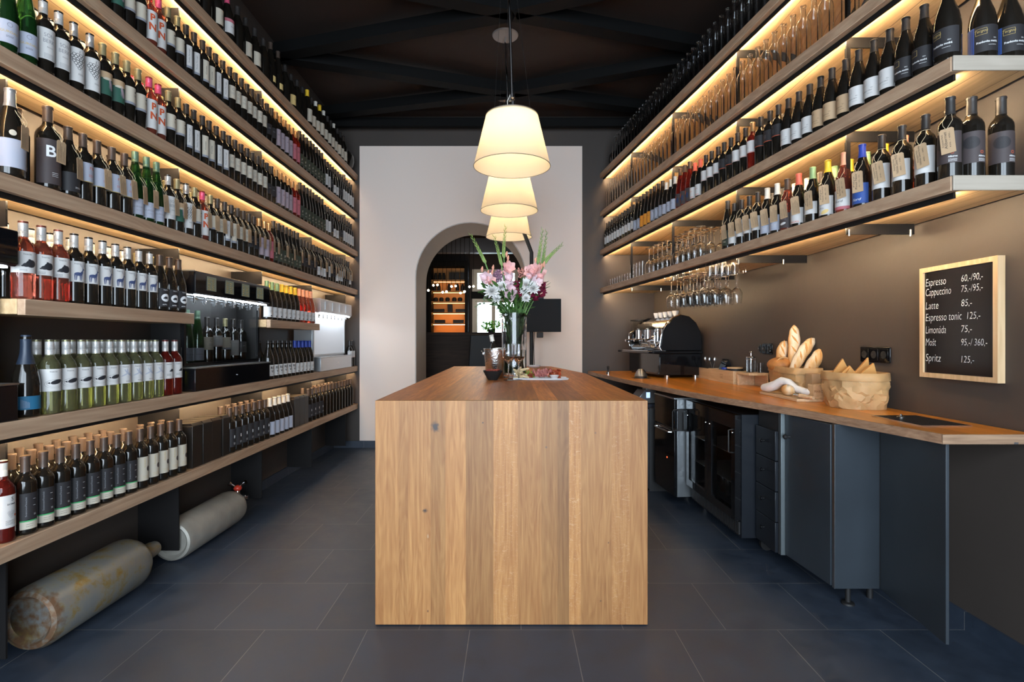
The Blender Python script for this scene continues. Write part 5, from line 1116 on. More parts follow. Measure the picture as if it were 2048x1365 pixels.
# ------------------------------------------------------------------ right counter
CZ = .915
M['counter'] = wood('oiled orange hardwood', (.58,.17,.010), (.88,.33,.030), 'Y', .30, 1.0, knots=False, planks=('X', .85, 1.2, [(0,1),(.12,.85),(.25,1.1),(.38,.9),(.5,1.05),(.62,.85),(.75,1.08),(.88,.92)]), bumps=.3, coat=.15)
M['counter_edge'] = wood('hardwood edge', (.20,.10,.055), (.42,.25,.15), 'Y', .5, 1.3, knots=False, bumps=.6)
M['counter_end'] = wood('hardwood end grain', (.16,.09,.055), (.46,.30,.19), 'X', .55, 1.6, knots=False, bumps=.8, figure=.8)
CF = [(1.634,2.02),(1.560,2.40),(1.488,2.752),(1.405,3.05),(1.312,3.376),(1.205,3.88),(1.114,4.397),(1.02,5.1),(.9235,5.9),(.90,6.32)]
front = CF[::-1]
poly = [(1.996,2.022),(1.996,3.90),(XR(6.32)-.004,6.32)]+front
t = thing('counter_top', 'long tapering orange wood counter along the right wall', 'counter', (0,0,0))
obj('board', MB().prism([(x+.012 if 0 < i else x, y) if False else (x, y) for i, (x, y) in enumerate([(1.996,2.026),(1.996,3.90),(XR(6.32)-.004,6.32)]+[(x+.014, max(y, 2.026)) for x, y in front])], CZ-.037, CZ), M['counter'], t, bevel=.0015)
e = MB()
for (x0, y0), (x1, y1) in zip(CF, CF[1:]):
    e.add([(x0,y0,CZ-.037),(x0+.0135,y0,CZ-.037),(x0+.0135,y0,CZ),(x0+.002,y0,CZ), (x1,y1,CZ-.037),(x1+.0135,y1,CZ-.037),(x1+.0135,y1,CZ),(x1+.002,y1,CZ)], [(0,4,7,3),(3,7,6,2),(0,1,5,4)])
obj('live_edge', e, M['counter_edge'], t, ang=60)
obj('end_face', BX(1.634,1.996,2.0195,2.0255,CZ-.037,CZ), M['counter_end'], t); obj('steel_clip', BX(1.902,1.918,2.0165,2.0192,CZ-.036,CZ-.029), M['chrome'], t)
# drip grid let into it
t = thing('drip_grid', 'black perforated drip tray set in the near end of the counter', 'drip tray', (1.805, 2.365, CZ+.0006))
gm_ = MB(); gm_.box(-.105,.105,-.155,-.150,0,.003); gm_.box(-.105,.105,.150,.155,0,.003); gm_.box(-.105,-.100,-.150,.150,0,.003); gm_.box(.100,.105,-.150,.150,0,.003)
obj('rim', gm_, M['chrome'], t, smooth=False); obj('tray', BX(-.0995,.0995,-.1495,.1495,0,.001), M['blackmatt'], t)
g_ = MB()
for i in range(22): g_.box(-.099,.099,-.146+.0136*i,-.139+.0136*i,.0012,.0028)
for i in range(12): g_.box(-.097+.0165*i,-.093+.0165*i,-.149,.149,.0012,.0026)
obj('grid', g_, M['black_steel'], t, smooth=False); obj('rinser', MB().lathe([(0,.003),(.018,.003),(.018,.006),(.006,.010),(.006,.018),(0,.02)], 16, 0, Matrix.Translation((-.02,.08,0))), M['chrome'], t)
# cabinets
def cx(px, y): return (px-1024)/1065*y
t = thing('end_cabinet', 'dark blue-black cabinet at the near end below the counter', 'cabinet', (1.67, 2.05, 0))
obj('side_panel', MB().prism([(0,.0),(.012,-.002),(.077,.458),(.065,.46)], .10, CZ-.038), M['blue_steel'], t, bevel=.0015)
t2 = thing('cabinet_door', 'flat dark steel-framed panel facing the camera left of the end cabinet', 'panel', (1.522, 2.512, 0))
obj('panel', BX(.0015,.212,0,.018,.10,CZ-.039), M['blue_steel'], t2, bevel=.001); obj('bright_edge', BX(-.001,.001,0,.018,.10,CZ-.039), M['steel'], t2)
obj('adjustable_foot', MB().lathe([(0,0),(.030,0),(.028,.008),(.012,.012),(.012,.099),(0,.099)], 16, 0, Matrix.Translation((.10,.06,0))), M['blackmatt'], t2)
t2['label'] = 'flat dark panel on a black foot, facing the camera beside the end cabinet'; t2.name = 'cabinet_panel'
t = thing('door_cabinet', 'dark cabinet with one round knob, second from the near end of the counter', 'cabinet', (1.47, 2.535, 0))
A_ = [(.055,0),(.035,.10),(.005,.365),(.33,.365),(.33,0)]
obj('body', MB().prism([(.062,.0),(.034,.366),(.36,.366),(.36,0)], .10, CZ-.040), M['blackmatt'], t)
obj('door', MB().prism([(.0465,.001),(.0615,.001),(.0335,.365),(.0185,.365)], .105, CZ-.043), M['blue_steel'], t, bevel=.002)
obj('knob', MB().lathe([(0,0),(.007,0),(.006,.014),(.013,.020),(.014,.028),(.009,.034),(0,.035)], 16, 0, Matrix.Translation((.022,.325,.755)) @ Matrix.Rotation(-pi/2, 4, 'Y')), M['blackmatt'], t)
obj('foot', MB().cyl(.30,.1,0,.099,.014,12), M['blackmatt'], t); obj('foot', MB().cyl(.30,.3,0,.099,.014,12), M['blackmatt'], t)
t = thing('steel_side_panel', 'narrow brushed steel panel facing the camera between knobbed door and drawers', 'panel', (1.468, 2.906, 0))
obj('panel', BX(.0,.057,0,.012,.10,CZ-.040), M['dullsteel'] if 'dullsteel' in M else M.setdefault('dullsteel', mat('dull blue steel', (.20,.23,.24), .35, .7)), t, bevel=.001)
t = thing('drawer_cabinet', 'black cabinet of four small drawers beside the glass-door fridge', 'cabinet', (1.44, 2.925, 0))
obj('body', BX(.025,.40,0,.235,.10,CZ-.040), M['blackmatt'], t)
for i in range(4):
    d = obj('drawer', BX(.006,.0235,.002,.233,.105+.168*i+(0 if i < 3 else 0),.105+.168*(i+1)-.004), M['blacklac'] if 'blacklac' in M else M.setdefault('blacklac', mat('black lacquer', (.010,.012,.016), .3)), t, bevel=.002)
    obj('knob', MB().lathe([(0,0),(.006,0),(.005,.012),(.011,.017),(.011,.024),(0,.026)], 14, 0, Matrix.Translation((.005,.125,.205+.165*i)) @ Matrix.Rotation(-pi/2, 4, 'Y')), M['blackgloss'], d)
for y in (.04,.2): obj('foot', MB().cyl(.32,y,0,.099,.012,12), M['blackmatt'], t)
# fridge with two glass doors
t = thing('bar_fridge', 'black bar fridge with two glass doors under the counter', 'fridge', (1.327, 3.168, 0), R(1.8))
F = MB(); F.box(.04,.45,0,.015,.095,.83); F.box(.04,.45,.795,.81,.095,.83); F.box(.04,.45,.015,.795,.805,.83); F.box(.04,.45,.015,.795,.095,.20); F.box(.435,.45,.015,.795,.20,.805); F.box(.04,.06,.398,.412,.2,.805)
obj('cabinet', F, M['blacklac'], t, smooth=False)
gr = MB()
for i in range(34): gr.box(.030,.0395,.02+.0228*i,.031+.0228*i,.11,.185)
obj('grille', gr, M['blackmatt'], t, smooth=False)
for i, (y0, y1) in enumerate(((.002,.402),(.408,.808))):
    f = MB(); f.box(0,.036,y0,y0+.05,.20,.828); f.box(0,.036,y1-.05,y1,.20,.828); f.box(0,.036,y0+.05,y1-.05,.20,.25); f.box(0,.036,y0+.05,y1-.05,.745,.828)
    d = obj('door', f, M['blackgloss'], t, smooth=False)
    obj('glass', BX(.008,.014,y0+.051,y1-.051,.251,.744), M['pane'], d)
    obj('handle', MB().tube([(0,(y1-.024 if i else y0+.024),.60),(-.028,(y1-.024 if i else y0+.024),.605),(-.028,(y1-.024 if i else y0+.024),.735),(0,(y1-.024 if i else y0+.024),.74)], .005, 8), M['blackmatt'], d)
    for j in (0, 1): obj('lock_pin', MB().ball((-.002, y0+.03+.34*j, .72), .006, 8, 6), M['chrome'], d)
for z in (.38,.56): obj('wire_shelf', BX(.06,.43,.02,.79,z,z+.004), M['steel'], t)
obj('bottle_rack', BX(.07,.42,.03,.78,.205,.22), M['blackmatt'], t)
for y in (.06,.74):
    for x in (.22,.4): obj('caster', MB().cyl(0,0,-.012,.012,.04,16, M=Matrix.Translation((x,y,.040)) @ Matrix.Rotation(pi/2, 4, 'X')), M['blackmatt'], t)
for y in (.06,.74):
    for x in (.22,.4): obj('caster_fork', BX(x-.012,x+.012,y-.016,y+.016,.078,.0945), M['blackmatt'], t)
fz = .565; q_ = 0
for i in range(5):
    o = link('juice_bottle', body_mesh('bordeaux', 'white_wine'), None, (1.50-.02*0, 3.27+.075*i, .5655), (0,0,0)); o.scale = (.75,.75,.68); tag(o, 'small yellow bottle on the upper fridge shelf, %s from the near door edge' % ORD[i], 'bottle', 'bottles in the bar fridge')
for i in range(6):
    o = link('wine_bottle', TYPES['plain'][2], None, (1.47, 3.26+.09*i, .2215), (0,0,0)); o.scale = (.5,)*3; tag(o, 'small dark bottle at the bottom of the bar fridge, %s from the near door edge' % ORD[i], 'bottle', 'bottles in the bar fridge')
# stainless appliance
t = thing('glass_washer', 'stainless steel glass washer under the counter, left of the fridge', 'glass washer', (1.22, 4.0, 0), R(5))
obj('body', BX(.022,.50,0,.42,.095,.83), M['steelside'] if 'steelside' in M else M.setdefault('steelside', mat('scratched stainless steel', (.50,.53,.55), .30, .9, bump=.12, bs=30)), t, bevel=.002)
d = obj('door', BX(.0,.0205,.002,.418,.10,.60), M['blackgloss'], t, bevel=.003); obj('control_panel', BX(.0,.0205,.002,.418,.61,.828), M['blackgloss'], t, bevel=.003)
obj('handle', MB().tube([(0,.06,.575),(-.02,.06,.575),(-.02,.36,.575),(0,.36,.575)], .006, 8), M['chrome'], d)
obj('indicator', BX(-.002,0,.14,.15,.36,.372), mat('red indicator', (.3,0,0), em=(1,.1,.03), es=2), d)
obj('top_sheet', BX(-.004,.50,-.006,.424,.8305,.842), M['steelside'], t, bevel=.001)
for x in (.26,.44):
    for y in (.04,.38): obj('foot', MB().cyl(x,y,0,.094,.014,12), M['steel'], t)
t = thing('door_pull', 'black double loop handle hooked over the steel washer corner', 'handle', (1.262, 3.985, .55))
for dx, ww in ((0,.07),(.0,.0)):
    pass
obj('loop', MB().tube([(-.052,0,.05),(-.06,0,.06),(-.06,0,.19),(-.05,0,.205),(.055,0,.205),(.064,0,.19),(.064,0,.06),(.054,0,.05),(-.052,0,.05)], .0055, 8), M['blackmatt'], t)
obj('grip', BX(-.022,.022,-.006,.006,.045,.21), M['blackmatt'], t, bevel=.003)
# cupboard further back and receipt printer
t = thing('storage_cupboard', 'low dark cupboard beyond the glass washer under the counter', 'cupboard', (1.14, 4.50, 0))
obj('body', BX(.02,.55,.0,.85,.0,.70), M['blackmatt'], t); obj('door', BX(0,.019,.002,.42,.02,.695), M['blacklac'], t, bevel=.002); obj('door', BX(0,.019,.428,.848,.02,.695), M['blacklac'], t, bevel=.002)
t = thing('receipt_printer', 'grey receipt printer with a small lit display under the far counter', 'printer', (1.24, 4.86, .701), R(10))
obj('case', MB().prism([(-.08,0),(.08,0),(.08,.12),(-.03,.12),(-.08,.06)], 0, .17, 'y'), M['silver'], t, bevel=.004)
obj('lit_display', BX(-.015,.02,-.003,-.0005,.05,.10), mat('lit blue display', (.1,.2,.4), em=(.4,.6,1), es=1.2), t); obj('paper_roll', MB().cyl(0,0,0,.08,.03,16, M=Matrix.Translation((.03,.04,.125)) @ Matrix.Rotation(-pi/2, 4, 'X')), M['paper'], t)

# ------------------------------------------------------------------ things on the counter
C1 = CZ+.001
t = thing('espresso_machine', 'large black and chrome espresso machine on the far counter', 'espresso machine', (1.41, 5.05, C1), R(8.5))
dome = [(.02,.262),(.0,.30),(.015,.40),(.06,.50),(.13,.575),(.21,.606),(.29,.590),(.36,.53),(.405,.44),(.42,.35),(.415,.262)]
for y0 in (0, .78): obj('side_panel', MB().prism(dome, y0, y0+.022, 'y'), M['blackgloss'], t, bevel=.004)
inner = [(.10,.262),(.085,.40),(.075,.47),(.135,.56),(.21,.592),(.29,.576),(.35,.52),(.395,.44),(.408,.35),(.40,.262)]
obj('body', MB().prism(inner, .0225, .7795, 'y'), M['chrome'], t, ang=25)
obj('edge_trim', MB().tube([(x-.006, .012, z) for x, z in dome[:6]], .007, 8), M['chrome'], t)
obj('button_panel', MB().prism([(.030,.47),(.070,.535),(.085,.53),(.074,.47)], .03, .76, 'y'), M['blackgloss'], t)
for i in range(3):
    y = .15+.24*i; g2 = obj('group_head', MB().cyl(.035, y, .395, .469, .033, 20), M['chrome'], t)
    obj('portafilter', MB().cyl(.035, y, .355, .394, .036, 20).tube([(.0,y,.375),(-.05,y-.01,.368),(-.12,y-.02,.36)], [.007,.011,.013], 10), M['chrome'], g2)
    obj('rating_label', BX(.028,.0295,y-.03,y+.03,.478,.484), M['whiteink'], t)
for y in (.06,.74): obj('steam_wand', MB().tube([(.02,y,.46),(-.03,y,.44),(-.035,y,.34),(-.02,y,.30)], .005, 8), M['chrome'], t)
obj('splash_shield', MB().prism([(-.02,.290),(.0,.29),(.07,.355),(.06,.362)], .10, .70, 'y'), M['chrome'], t)
obj('drip_tray', BX(-.13,.42,-.015,.815,.235,.258), M['blackgloss'], t, bevel=.004)
obj('drip_grate', BX(-.12,.06,.02,.78,.2582,.262), M['chrome'], t)
obj('base', BX(-.01,.415,.005,.79,.025,.234), M['blackgloss'], t, bevel=.006)
for x in (.09,.38):
    for y in (.06,.74): obj('foot', MB().cyl(x, y, 0, .0298, .022, 16), M['chrome'], t)
cupm = MB().lathe([(0,.0),(.018,0),(.030,.035),(.033,.055),(.031,.055),(.026,.030),(.014,.004),(0,.003)], 20).mesh('espresso_cup', M['porcelain'])
import itertools
for i in range(5):
    c_ = Matrix.Rotation(R(8.5), 4, 'Z') @ Vector((.21, .13+.11*i, .594)); o = link('espresso_cup', cupm, None, tuple(Vector((1.41,5.05,C1))+c_+Vector((0,0,.0005)))); tag(o, 'small white cup on top of the espresso machine, %s from its near side' % ORD[i], 'cup', 'cups on the espresso machine')
t = thing('coffee_grinder', 'coffee grinder with clear hopper behind the espresso machine', 'grinder', (1.44, 6.05, C1))
obj('body', MB().lathe([(0,0),(.08,0),(.08,.02),(.055,.05),(.055,.30),(.07,.34),(0,.35)], 24), M['blackgloss'], t); obj('hopper', MB().lathe([(.05,.351),(.085,.42),(.09,.58),(.088,.58),(.083,.42),(.048,.352)], 24), M['pane'], t); obj('hopper_lid', MB().cyl(0,0,.581,.595,.092,24), M['blackmatt'], t)
t = thing('knock_box', 'chrome dome lidded knock box under the espresso machine edge', 'knock box', (1.235, 5.10, C1))
obj('pot', MB().lathe([(0,0),(.055,0),(.062,.02),(.060,.025),(.045,.06),(.025,.085),(0,.09)], 28), M['steel'], t); obj('mat', BX(-.08,.08,-.08,.08,-.0008,-.0001), M['blackmatt'], t)
t = thing('tamper', 'small black and chrome tamper standing near the far end of the counter', 'tamper', (1.02, 5.65, C1))
obj('base', MB().cyl(0,0,0,.022,.022,18), M['chrome'], t); obj('handle', MB().lathe([(0,.022),(.007,.022),(.006,.04),(.012,.06),(.014,.08),(.008,.09),(0,.092)], 16), M['blackmatt'], t)
# wine crates
M['crate'] = wood('pale crate wood', (.52,.33,.17), (.74,.53,.32), 'Y', .6, 1.2, knots=False, bumps=.3)
def crate(x0, y0, w_, l_, h_, rz, name, lab, rope, mark):
    t = thing(name, lab, 'crate', (x0, y0, C1), rz)
    obj('side_board', BX(0,.012,0,l_,0,h_), M['crate'], t, bevel=.001); obj('side_board', BX(w_-.012,w_,0,l_,0,h_), M['crate'], t, bevel=.001)
    a_ = obj('end_board', BX(.0125,w_-.0125,0,.012,.0,h_), M['crate'], t, bevel=.001); obj('end_board', BX(.0125,w_-.0125,l_-.012,l_,0,h_), M['crate'], t, bevel=.001); obj('bottom', BX(.0125,w_-.0125,.0125,l_-.0125,.0,.008), M['crate'], t)
    if rope: obj('rope_handle', MB().tube(bez(Vector((w_*.22,-.004,h_*.58)), Vector((w_*.55,-.035,h_*.22)), Vector((w_*.82,-.004,h_*.62)), 10), .0022, 6), mat('cream rope '+name, (.72,.62,.42), .8), a_)
    if mark:
        mk = MB()
        for i_, (s_, hh, z_) in enumerate(mark):
            q = text_flat(s_, hh); mk.add([(-.0006, l_*.45-u, z_+v) for u, v in q[0]], q[1])
        obj('printed_mark', mk, mat('burnt brown '+name, (.22,.10,.04), .8), t, smooth=False)
    return t
crate(1.800, 4.335, .150, .50, .108, R(2), 'wooden_crate', 'pale wooden wine crate with a rope handle on the counter', True, [('CHATEAU', .010, .062), ('CUVÉE', .016, .038)])
crate(1.800, 4.87, .15, .44, .100, R(1), 'wooden_crate', 'wooden crate with cutlery between the espresso machine and the rope-handled crate', False, None)
CR = random.Random(8)
for i in range(7):
    x, y = 1.815+CR.uniform(.01,.08), 4.93+.055*i
    t = thing('spoon', 'metal spoon standing in the cutlery crate, %s from its near end' % ORD[i], 'spoon', (x+.01, y, C1+.012), 0, 'spoons in the crate')
    lx, ly = CR.uniform(-.04,.02), CR.uniform(-.03,.03)
    obj('shaft', MB().tube([(0,0,0),(lx*.5,ly*.5,.10),(lx,ly,.15)], .0025, 6), M['steel'], t); obj('bowl', MB().ball((lx*1.1, ly*1.1, .172), .014, 10, 6, sz=1.6, sy=.4), M['steel'], t)
t = thing('coffee_bag', 'black foil coffee bag standing in the rope-handled crate', 'bag', (1.885, 4.70, C1+.009))
obj('pouch', MB().add([(-.045,-.055,0),(.045,-.055,0),(.045,.055,0),(-.045,.055,0),(-.035,-.06,.11),(.035,-.06,.11),(.035,.06,.11),(-.035,.06,.11),(-.003,-.062,.185),(.003,-.062,.185),(.003,.062,.185),(-.003,.062,.185)], [(3,2,1,0),(0,1,5,4),(1,2,6,5),(2,3,7,6),(3,0,4,7),(4,5,9,8),(5,6,10,9),(6,7,11,10),(7,4,8,11),(8,9,10,11)]), M['blackgloss'], t, bevel=.002)
t = thing('round_tin', 'wide black tin with a cork-coloured lid resting in the crate', 'tin', (1.875, 4.48, C1+.06))
obj('tin', MB().cyl(0,0,0,.062,.060,32), M['blackmatt'], t, bevel=.002); obj('lid', MB().cyl(0,0,.0625,.074,.064,32), mat('pale cork lid', (.55,.36,.20), .7), t)
obj('stand', BX(-.05,.05,-.05,.05,-.050,-.0005), M['blackmatt'], t)
t = thing('sugar_jar', 'small glass jar with a blue lid beside the black tin', 'jar', (1.835, 4.585, C1+.0585+.0)); t.location.z = C1+.009
obj('jar', MB().lathe([(0,0),(.026,0),(.028,.01),(.028,.10),(.026,.10),(.026,.012),(0,.008)], 20), M['pane'], t); obj('lid', MB().cyl(0,0,.1005,.118,.030,20), M['cap_blue'], t)
t = thing('wooden_riser', 'small open wooden box carrying the french press', 'box', (1.815, 4.08, C1))
obj('top_board', BX(0,.15,0,.22,.088,.108), M['crate'], t, bevel=.001); obj('side_board', BX(.138,.15,0.0,.22,0,.0875), M['crate'], t); obj('end_board', BX(0,.1375,.208,.22,0,.0875), M['crate'], t)
t = thing('french_press', 'glass and chrome french press on the small wooden box', 'french press', (1.885, 4.20, C1+.1085))
obj('beaker', MB().lathe([(0,.0),(.035,.0),(.036,.004),(.036,.11),(.034,.11),(.034,.006),(0,.004)], 28), M['glass'], t)
fr_ = MB(); [fr_.box(.0365*cos(a)-.002,.0365*cos(a)+.002,.0365*sin(a)-.002,.0365*sin(a)+.002,0,.112) for a in (.6,2.2,3.8,5.4)]; fr_.tube([(.0375*cos(a),.0375*sin(a),.10) for a in [2*pi*i/24 for i in range(24)]], .003, 6, closed=True); obj('frame', fr_, M['chrome'], t)
obj('lid', MB().lathe([(0,.113),(.038,.113),(.036,.122),(.01,.128),(.004,.130),(.003,.150),(.012,.156),(.010,.164),(0,.166)], 24), M['chrome'], t); obj('handle', MB().tube([(.0,.037,.10),(0,.065,.095),(0,.068,.04),(0,.038,.02)], .005, 8), M['blackmatt'], t)
tag(obj('water_glass', MB().lathe([(0,0),(.022,0),(.026,.075),(.0245,.075),(.021,.004),(0,.003)], 20), M['glass'], None, (1.925, 4.125, C1+.1085)), 'small empty tumbler beside the french press', 'glass')
# bread basket
M['paper_kraft'] = mat('crumpled kraft paper', (.50,.30,.13), .6, bump=.5, bs=16, var=.15, vs=10)
def paper_bag(x, y, a, b_, h_, rz, lab, sq=2.6, seed=1, lean=0):
    q = random.Random(seed); t = thing('paper_basket', lab, 'paper basket', (x, y, C1), rz)
    n, k = 44, 9; vs = []
    ph = [q.uniform(0,6) for _ in range(8)]
    def P_(i, z, extra=0):
        an = 2*pi*i/n; e = (abs(cos(an))**sq+abs(sin(an))**sq)**(-1/sq); f = 1+.03*sin(3*an+ph[0]+z*18)+.022*sin(7*an+ph[1]-z*30)+.018*sin(11*an+ph[2]+z*45)+.05*sin(z/h_*pi)
        f = f*(.93+.07*z/h_)+extra
        return (a*e*cos(an)*f, b_*e*sin(an)*f, z)
    for j in range(k+1):
        for i in range(n):
            p_ = Vector(P_(i, h_*.80*j/k)); d_ = q.uniform(-.0045,.0045) if 0 < j < k else 0; rr0 = Vector((p_.x, p_.y, 0)).normalized(); vs.append(p_+rr0*d_+Vector((0,0,q.uniform(-.006,.006) if 0 < j < k else 0)))
    fs = []
    for j in range(k):
        for i in range(n):
            a0, a1, a2, a3 = j*n+i, j*n+(i+1) % n, (j+1)*n+(i+1) % n, (j+1)*n+i
            fs += [(a0,a1,a2),(a0,a2,a3)] if q.random() < .5 else [(a0,a1,a3),(a1,a2,a3)]
    fs.append(tuple(range(n))[::-1])
    obj('bag', MB().add(vs, fs), M['paper_kraft'], t, ang=24)
    c = MB(); lv = [(h_*.78,.05),(h_*.80,.065),(h_*.99,.05),(h_,.035),(h_*.97,.01),(h_*.75,-.02)]; vs = []
    for z, ex in lv: vs += [P_(i, z, ex) for i in range(n)]
    c.add(vs, [(j*n+i, j*n+(i+1) % n, (j+1)*n+(i+1) % n, (j+1)*n+i) for j in range(len(lv)-1) for i in range(n)]); obj('turned_cuff', c, M['paper_kraft'], t, ang=60)
    return t
paper_bag(1.875, 3.545, .095, .235, .185, R(-6), 'kraft paper basket filled with baguettes at the wall', 5, 3)
paper_bag(1.842, 2.86, .135, .150, .188, R(0), 'crumpled kraft paper basket full of folded paper bags, nearest on the counter', 2.4, 5)
M['bread'] = bpy.data.materials.new('floury baguette crust'); M['bread'].use_nodes = True; N, L = nodes(M['bread']); b = N['Principled BSDF']; b.inputs['Roughness'].default_value = .75
tc = N.new('ShaderNodeTexCoord'); mp = N.new('ShaderNodeMapping'); mp.inputs['Scale'].default_value = (14, 14, 5); mp.inputs['Rotation'].default_value = (.6,.4,0); L.new(tc.outputs['Object'], mp.inputs[0]); nz = N.new('ShaderNodeTexNoise'); nz.inputs['Scale'].default_value = 1; nz.inputs['Detail'].default_value = 6; L.new(mp.outputs[0], nz.inputs['Vector'])
rp = ramp(N, [(.35,(.58,.24,.06)),(.5,(.72,.44,.19)),(.62,(.80,.66,.48))]); L.new(nz.outputs['Fac'], rp.inputs[0]); L.new(rp.outputs['Color'], b.inputs['Base Color'])
bp = N.new('ShaderNodeBump'); bp.inputs['Strength'].default_value = .4; L.new(nz.outputs['Fac'], bp.inputs['Height']); L.new(bp.outputs['Normal'], b.inputs['Normal'])
def PB(px, py, y): return Vector((cx(px, y), y, 1.27+(682-py)/1065*y))
def baguette(tip, mid, foot, y, r_, lab, yt=None):
    a_, m__, c_ = PB(*foot, y), PB(*mid, y), PB(*tip, yt or y)
    pts = [p-a_ for p in bez(a_, m__*2-(a_+c_)*.5, c_, 22)]; rs = [r_*(.35+.65*min(1, sin(pi*min(1,(i+1.2)/12)*.5)))*(1 if i < 13 else max(.12, 1-((i-13)/9.5)**2.2)) *(1+.05*sin(i*1.1)) for i in range(23)]
    o = obj('baguette', MB().tube(pts, rs, 20), M['bread'], None, tuple(a_), ang=80); tag(o, lab, 'baguette', 'baguettes in the paper basket')
    # scored loaf tops
    sc = MB()
    for i in (5, 9, 13, 17):
        if i < len(pts)-2:
            p, d = pts[i], (pts[i+2]-pts[i]).normalized(); n_ = Vector((-.35,-1,.15)).normalized(); sd = d.cross(n_).normalized()
            q0, q1, q2 = p-d*.028+sd*rs[i]*.55, p, p+d*.028-sd*rs[i]*.55
            sc.tube([q0+n_*rs[i]*.80, q1+n_*rs[i]*.985, q2+n_*rs[i]*.80], [.002,.007,.002], 8)
    obj('scored_crust', sc, mat('golden crust '+str(int(tip[0])), (.66,.30,.08), .7), o)
baguette((1588,650), (1588,690), (1583,765), 3.60, .036, 'tallest baguette standing upright in the paper basket')
baguette((1574,683), (1563,708), (1562,765), 3.68, .034, 'short baguette left of the tallest one')
baguette((1629,677), (1606,705), (1572,765), 3.52, .036, 'baguette leaning right in front of the tallest one')
baguette((1650,703), (1635,716), (1598,765), 3.47, .040, 'lowest baguette leaning far right over the basket rim')
o = obj('round_loaf', MB().ball((0,0,0), .085, 28, 14, sz=.62, sy=1.0), mat('dark golden crust', (.42,.17,.045), .55, bump=.5, bs=18, var=.35, vs=14), None, tuple(PB(1561,728,3.66)+Vector((0,0,-.005)))); tag(o, 'round dark golden loaf at the left end of the bread basket', 'loaf')
obj('score', MB().tube(bez(Vector((-.05,-.05,.028)), Vector((0,-.045,.075)), Vector((.045,-.05,.028)), 8), [.002,.004,.006,.006,.006,.006,.006,.004,.002], 8), M['paper_kraft'], o)
# folded paper bags in the near basket
M['foldkraft'] = mat('orange kraft card', (.58,.30,.09), .6)
FB = [((1666,745),(1686,717),(1700,745),2.93),((1684,745),(1700,731),(1712,746),2.86),((1708,748),(1737,715),(1740,748),2.90),((1716,752),(1748,726),(1755,752),2.82),((1690,750),(1700,736),(1714,752),2.84)]
for i, (a_, b__, c_, y) in enumerate(FB):
    p = [PB(*a_, y), PB(*b__, y), PB(*c_, y)]; org = p[0]+Vector((0,0,-.09)); q = [v-org for v in p]; dn = Vector((0,0,-.09)); bk = Vector((.012,.03,0))
    mb = MB().add([q[0]+dn*.9, q[0], q[1], q[2], q[2]+dn*.9, q[0]+dn*.9+bk, q[0]+bk, q[1]+bk, q[2]+bk, q[2]+dn*.9+bk], [(0,1,2,3,4),(9,8,7,6,5),(0,5,6,1),(1,6,7,2),(2,7,8,3),(3,8,9,4),(4,9,5,0)])
    o = obj('folded_paper_bag', mb, M['foldkraft'], None, tuple(org), bevel=.002); tag(o, 'pointed folded kraft bag in the near paper basket, %s from its left' % ORD[i] if i < 4 else 'rounded folded kraft bag in front in the near paper basket', 'paper bag', 'folded bags in the near basket')
# cutting board with rolled towel
t = tag(obj('cutting_board', MB().prism([(-.03,.0),(.115,-.015),(.115,.46),(.0,.50),(-.028,.47)], 0, .016), M['crate'], None, (1.688, 3.10, C1), bevel=.002), 'wooden cutting board lying in front of the bread basket', 'cutting board')
o = obj('linen_towel', MB().tube([Vector((-.015,.34,.028)),Vector((-.01,.28,.034)),Vector((.005,.22,.055)),Vector((.02,.17,.085)),Vector((.035,.12,.080)),Vector((.055,.07,.045)),Vector((.08,.01,.030)),Vector((.095,-.03,.030))], [.024,.031,.030,.026,.022,.022,.022,.012], 16), mat('white linen', (.78,.76,.74), .85, bump=.5, bs=40), None, (1.69, 3.20, C1+.0165), ang=80); tag(o, 'rolled white linen towel draped on the cutting board', 'towel')
o = obj('bread_end', MB().ball((0,0,0), .034, 20, 10, sy=1.6), M['bread'], None, (1.705, 3.29, C1+.051)); tag(o, 'cut bread end under the white towel on the board', 'bread')
t = thing('knife_steel', 'round steel sharpening rod with pale wooden handle on the board', 'sharpening rod', (1.69, 3.155, C1+.033), R(-75))
obj('rod', MB().tube([(-.015,0,0),(.02,0,0)], .015, 16), M['chrome'], t); obj('handle', MB().tube([(.021,0,0),(.12,0,-.004)], [.013,.009], 14), M['crate'], t)
# kraft boxes with writing
t = thing('engraved_wine_box', 'pale wooden wine box engraved MARCHESI DI C beside the near basket', 'wine box', (1.80, 3.13, C1), R(0))
obj('box', BX(-.028,.13,0,.06,.0,.098), M['crate'], t, bevel=.001)
mk = MB(); q = text_flat('MARCHESI DI C', .013, .125); mk.add([(u+.040, -.0006, .050+v) for u, v in q[0]], q[1]); obj('engraving', mk, mat('engraved brown', (.26,.13,.05), .8), t, smooth=False)
t = thing('kraft_box', 'square brown cardboard box behind the engraved wine box', 'box', (1.835, 3.205, C1))
obj('carton', BX(-.03,.12,0,.07,0,.155), mat('ribbed brown card', (.42,.27,.15), .7, bump=.3, bs=120), t, bevel=.001); obj('tape', BX(.015,.02,-.0008,-.0002,.0,.155), M['kraft'], t)
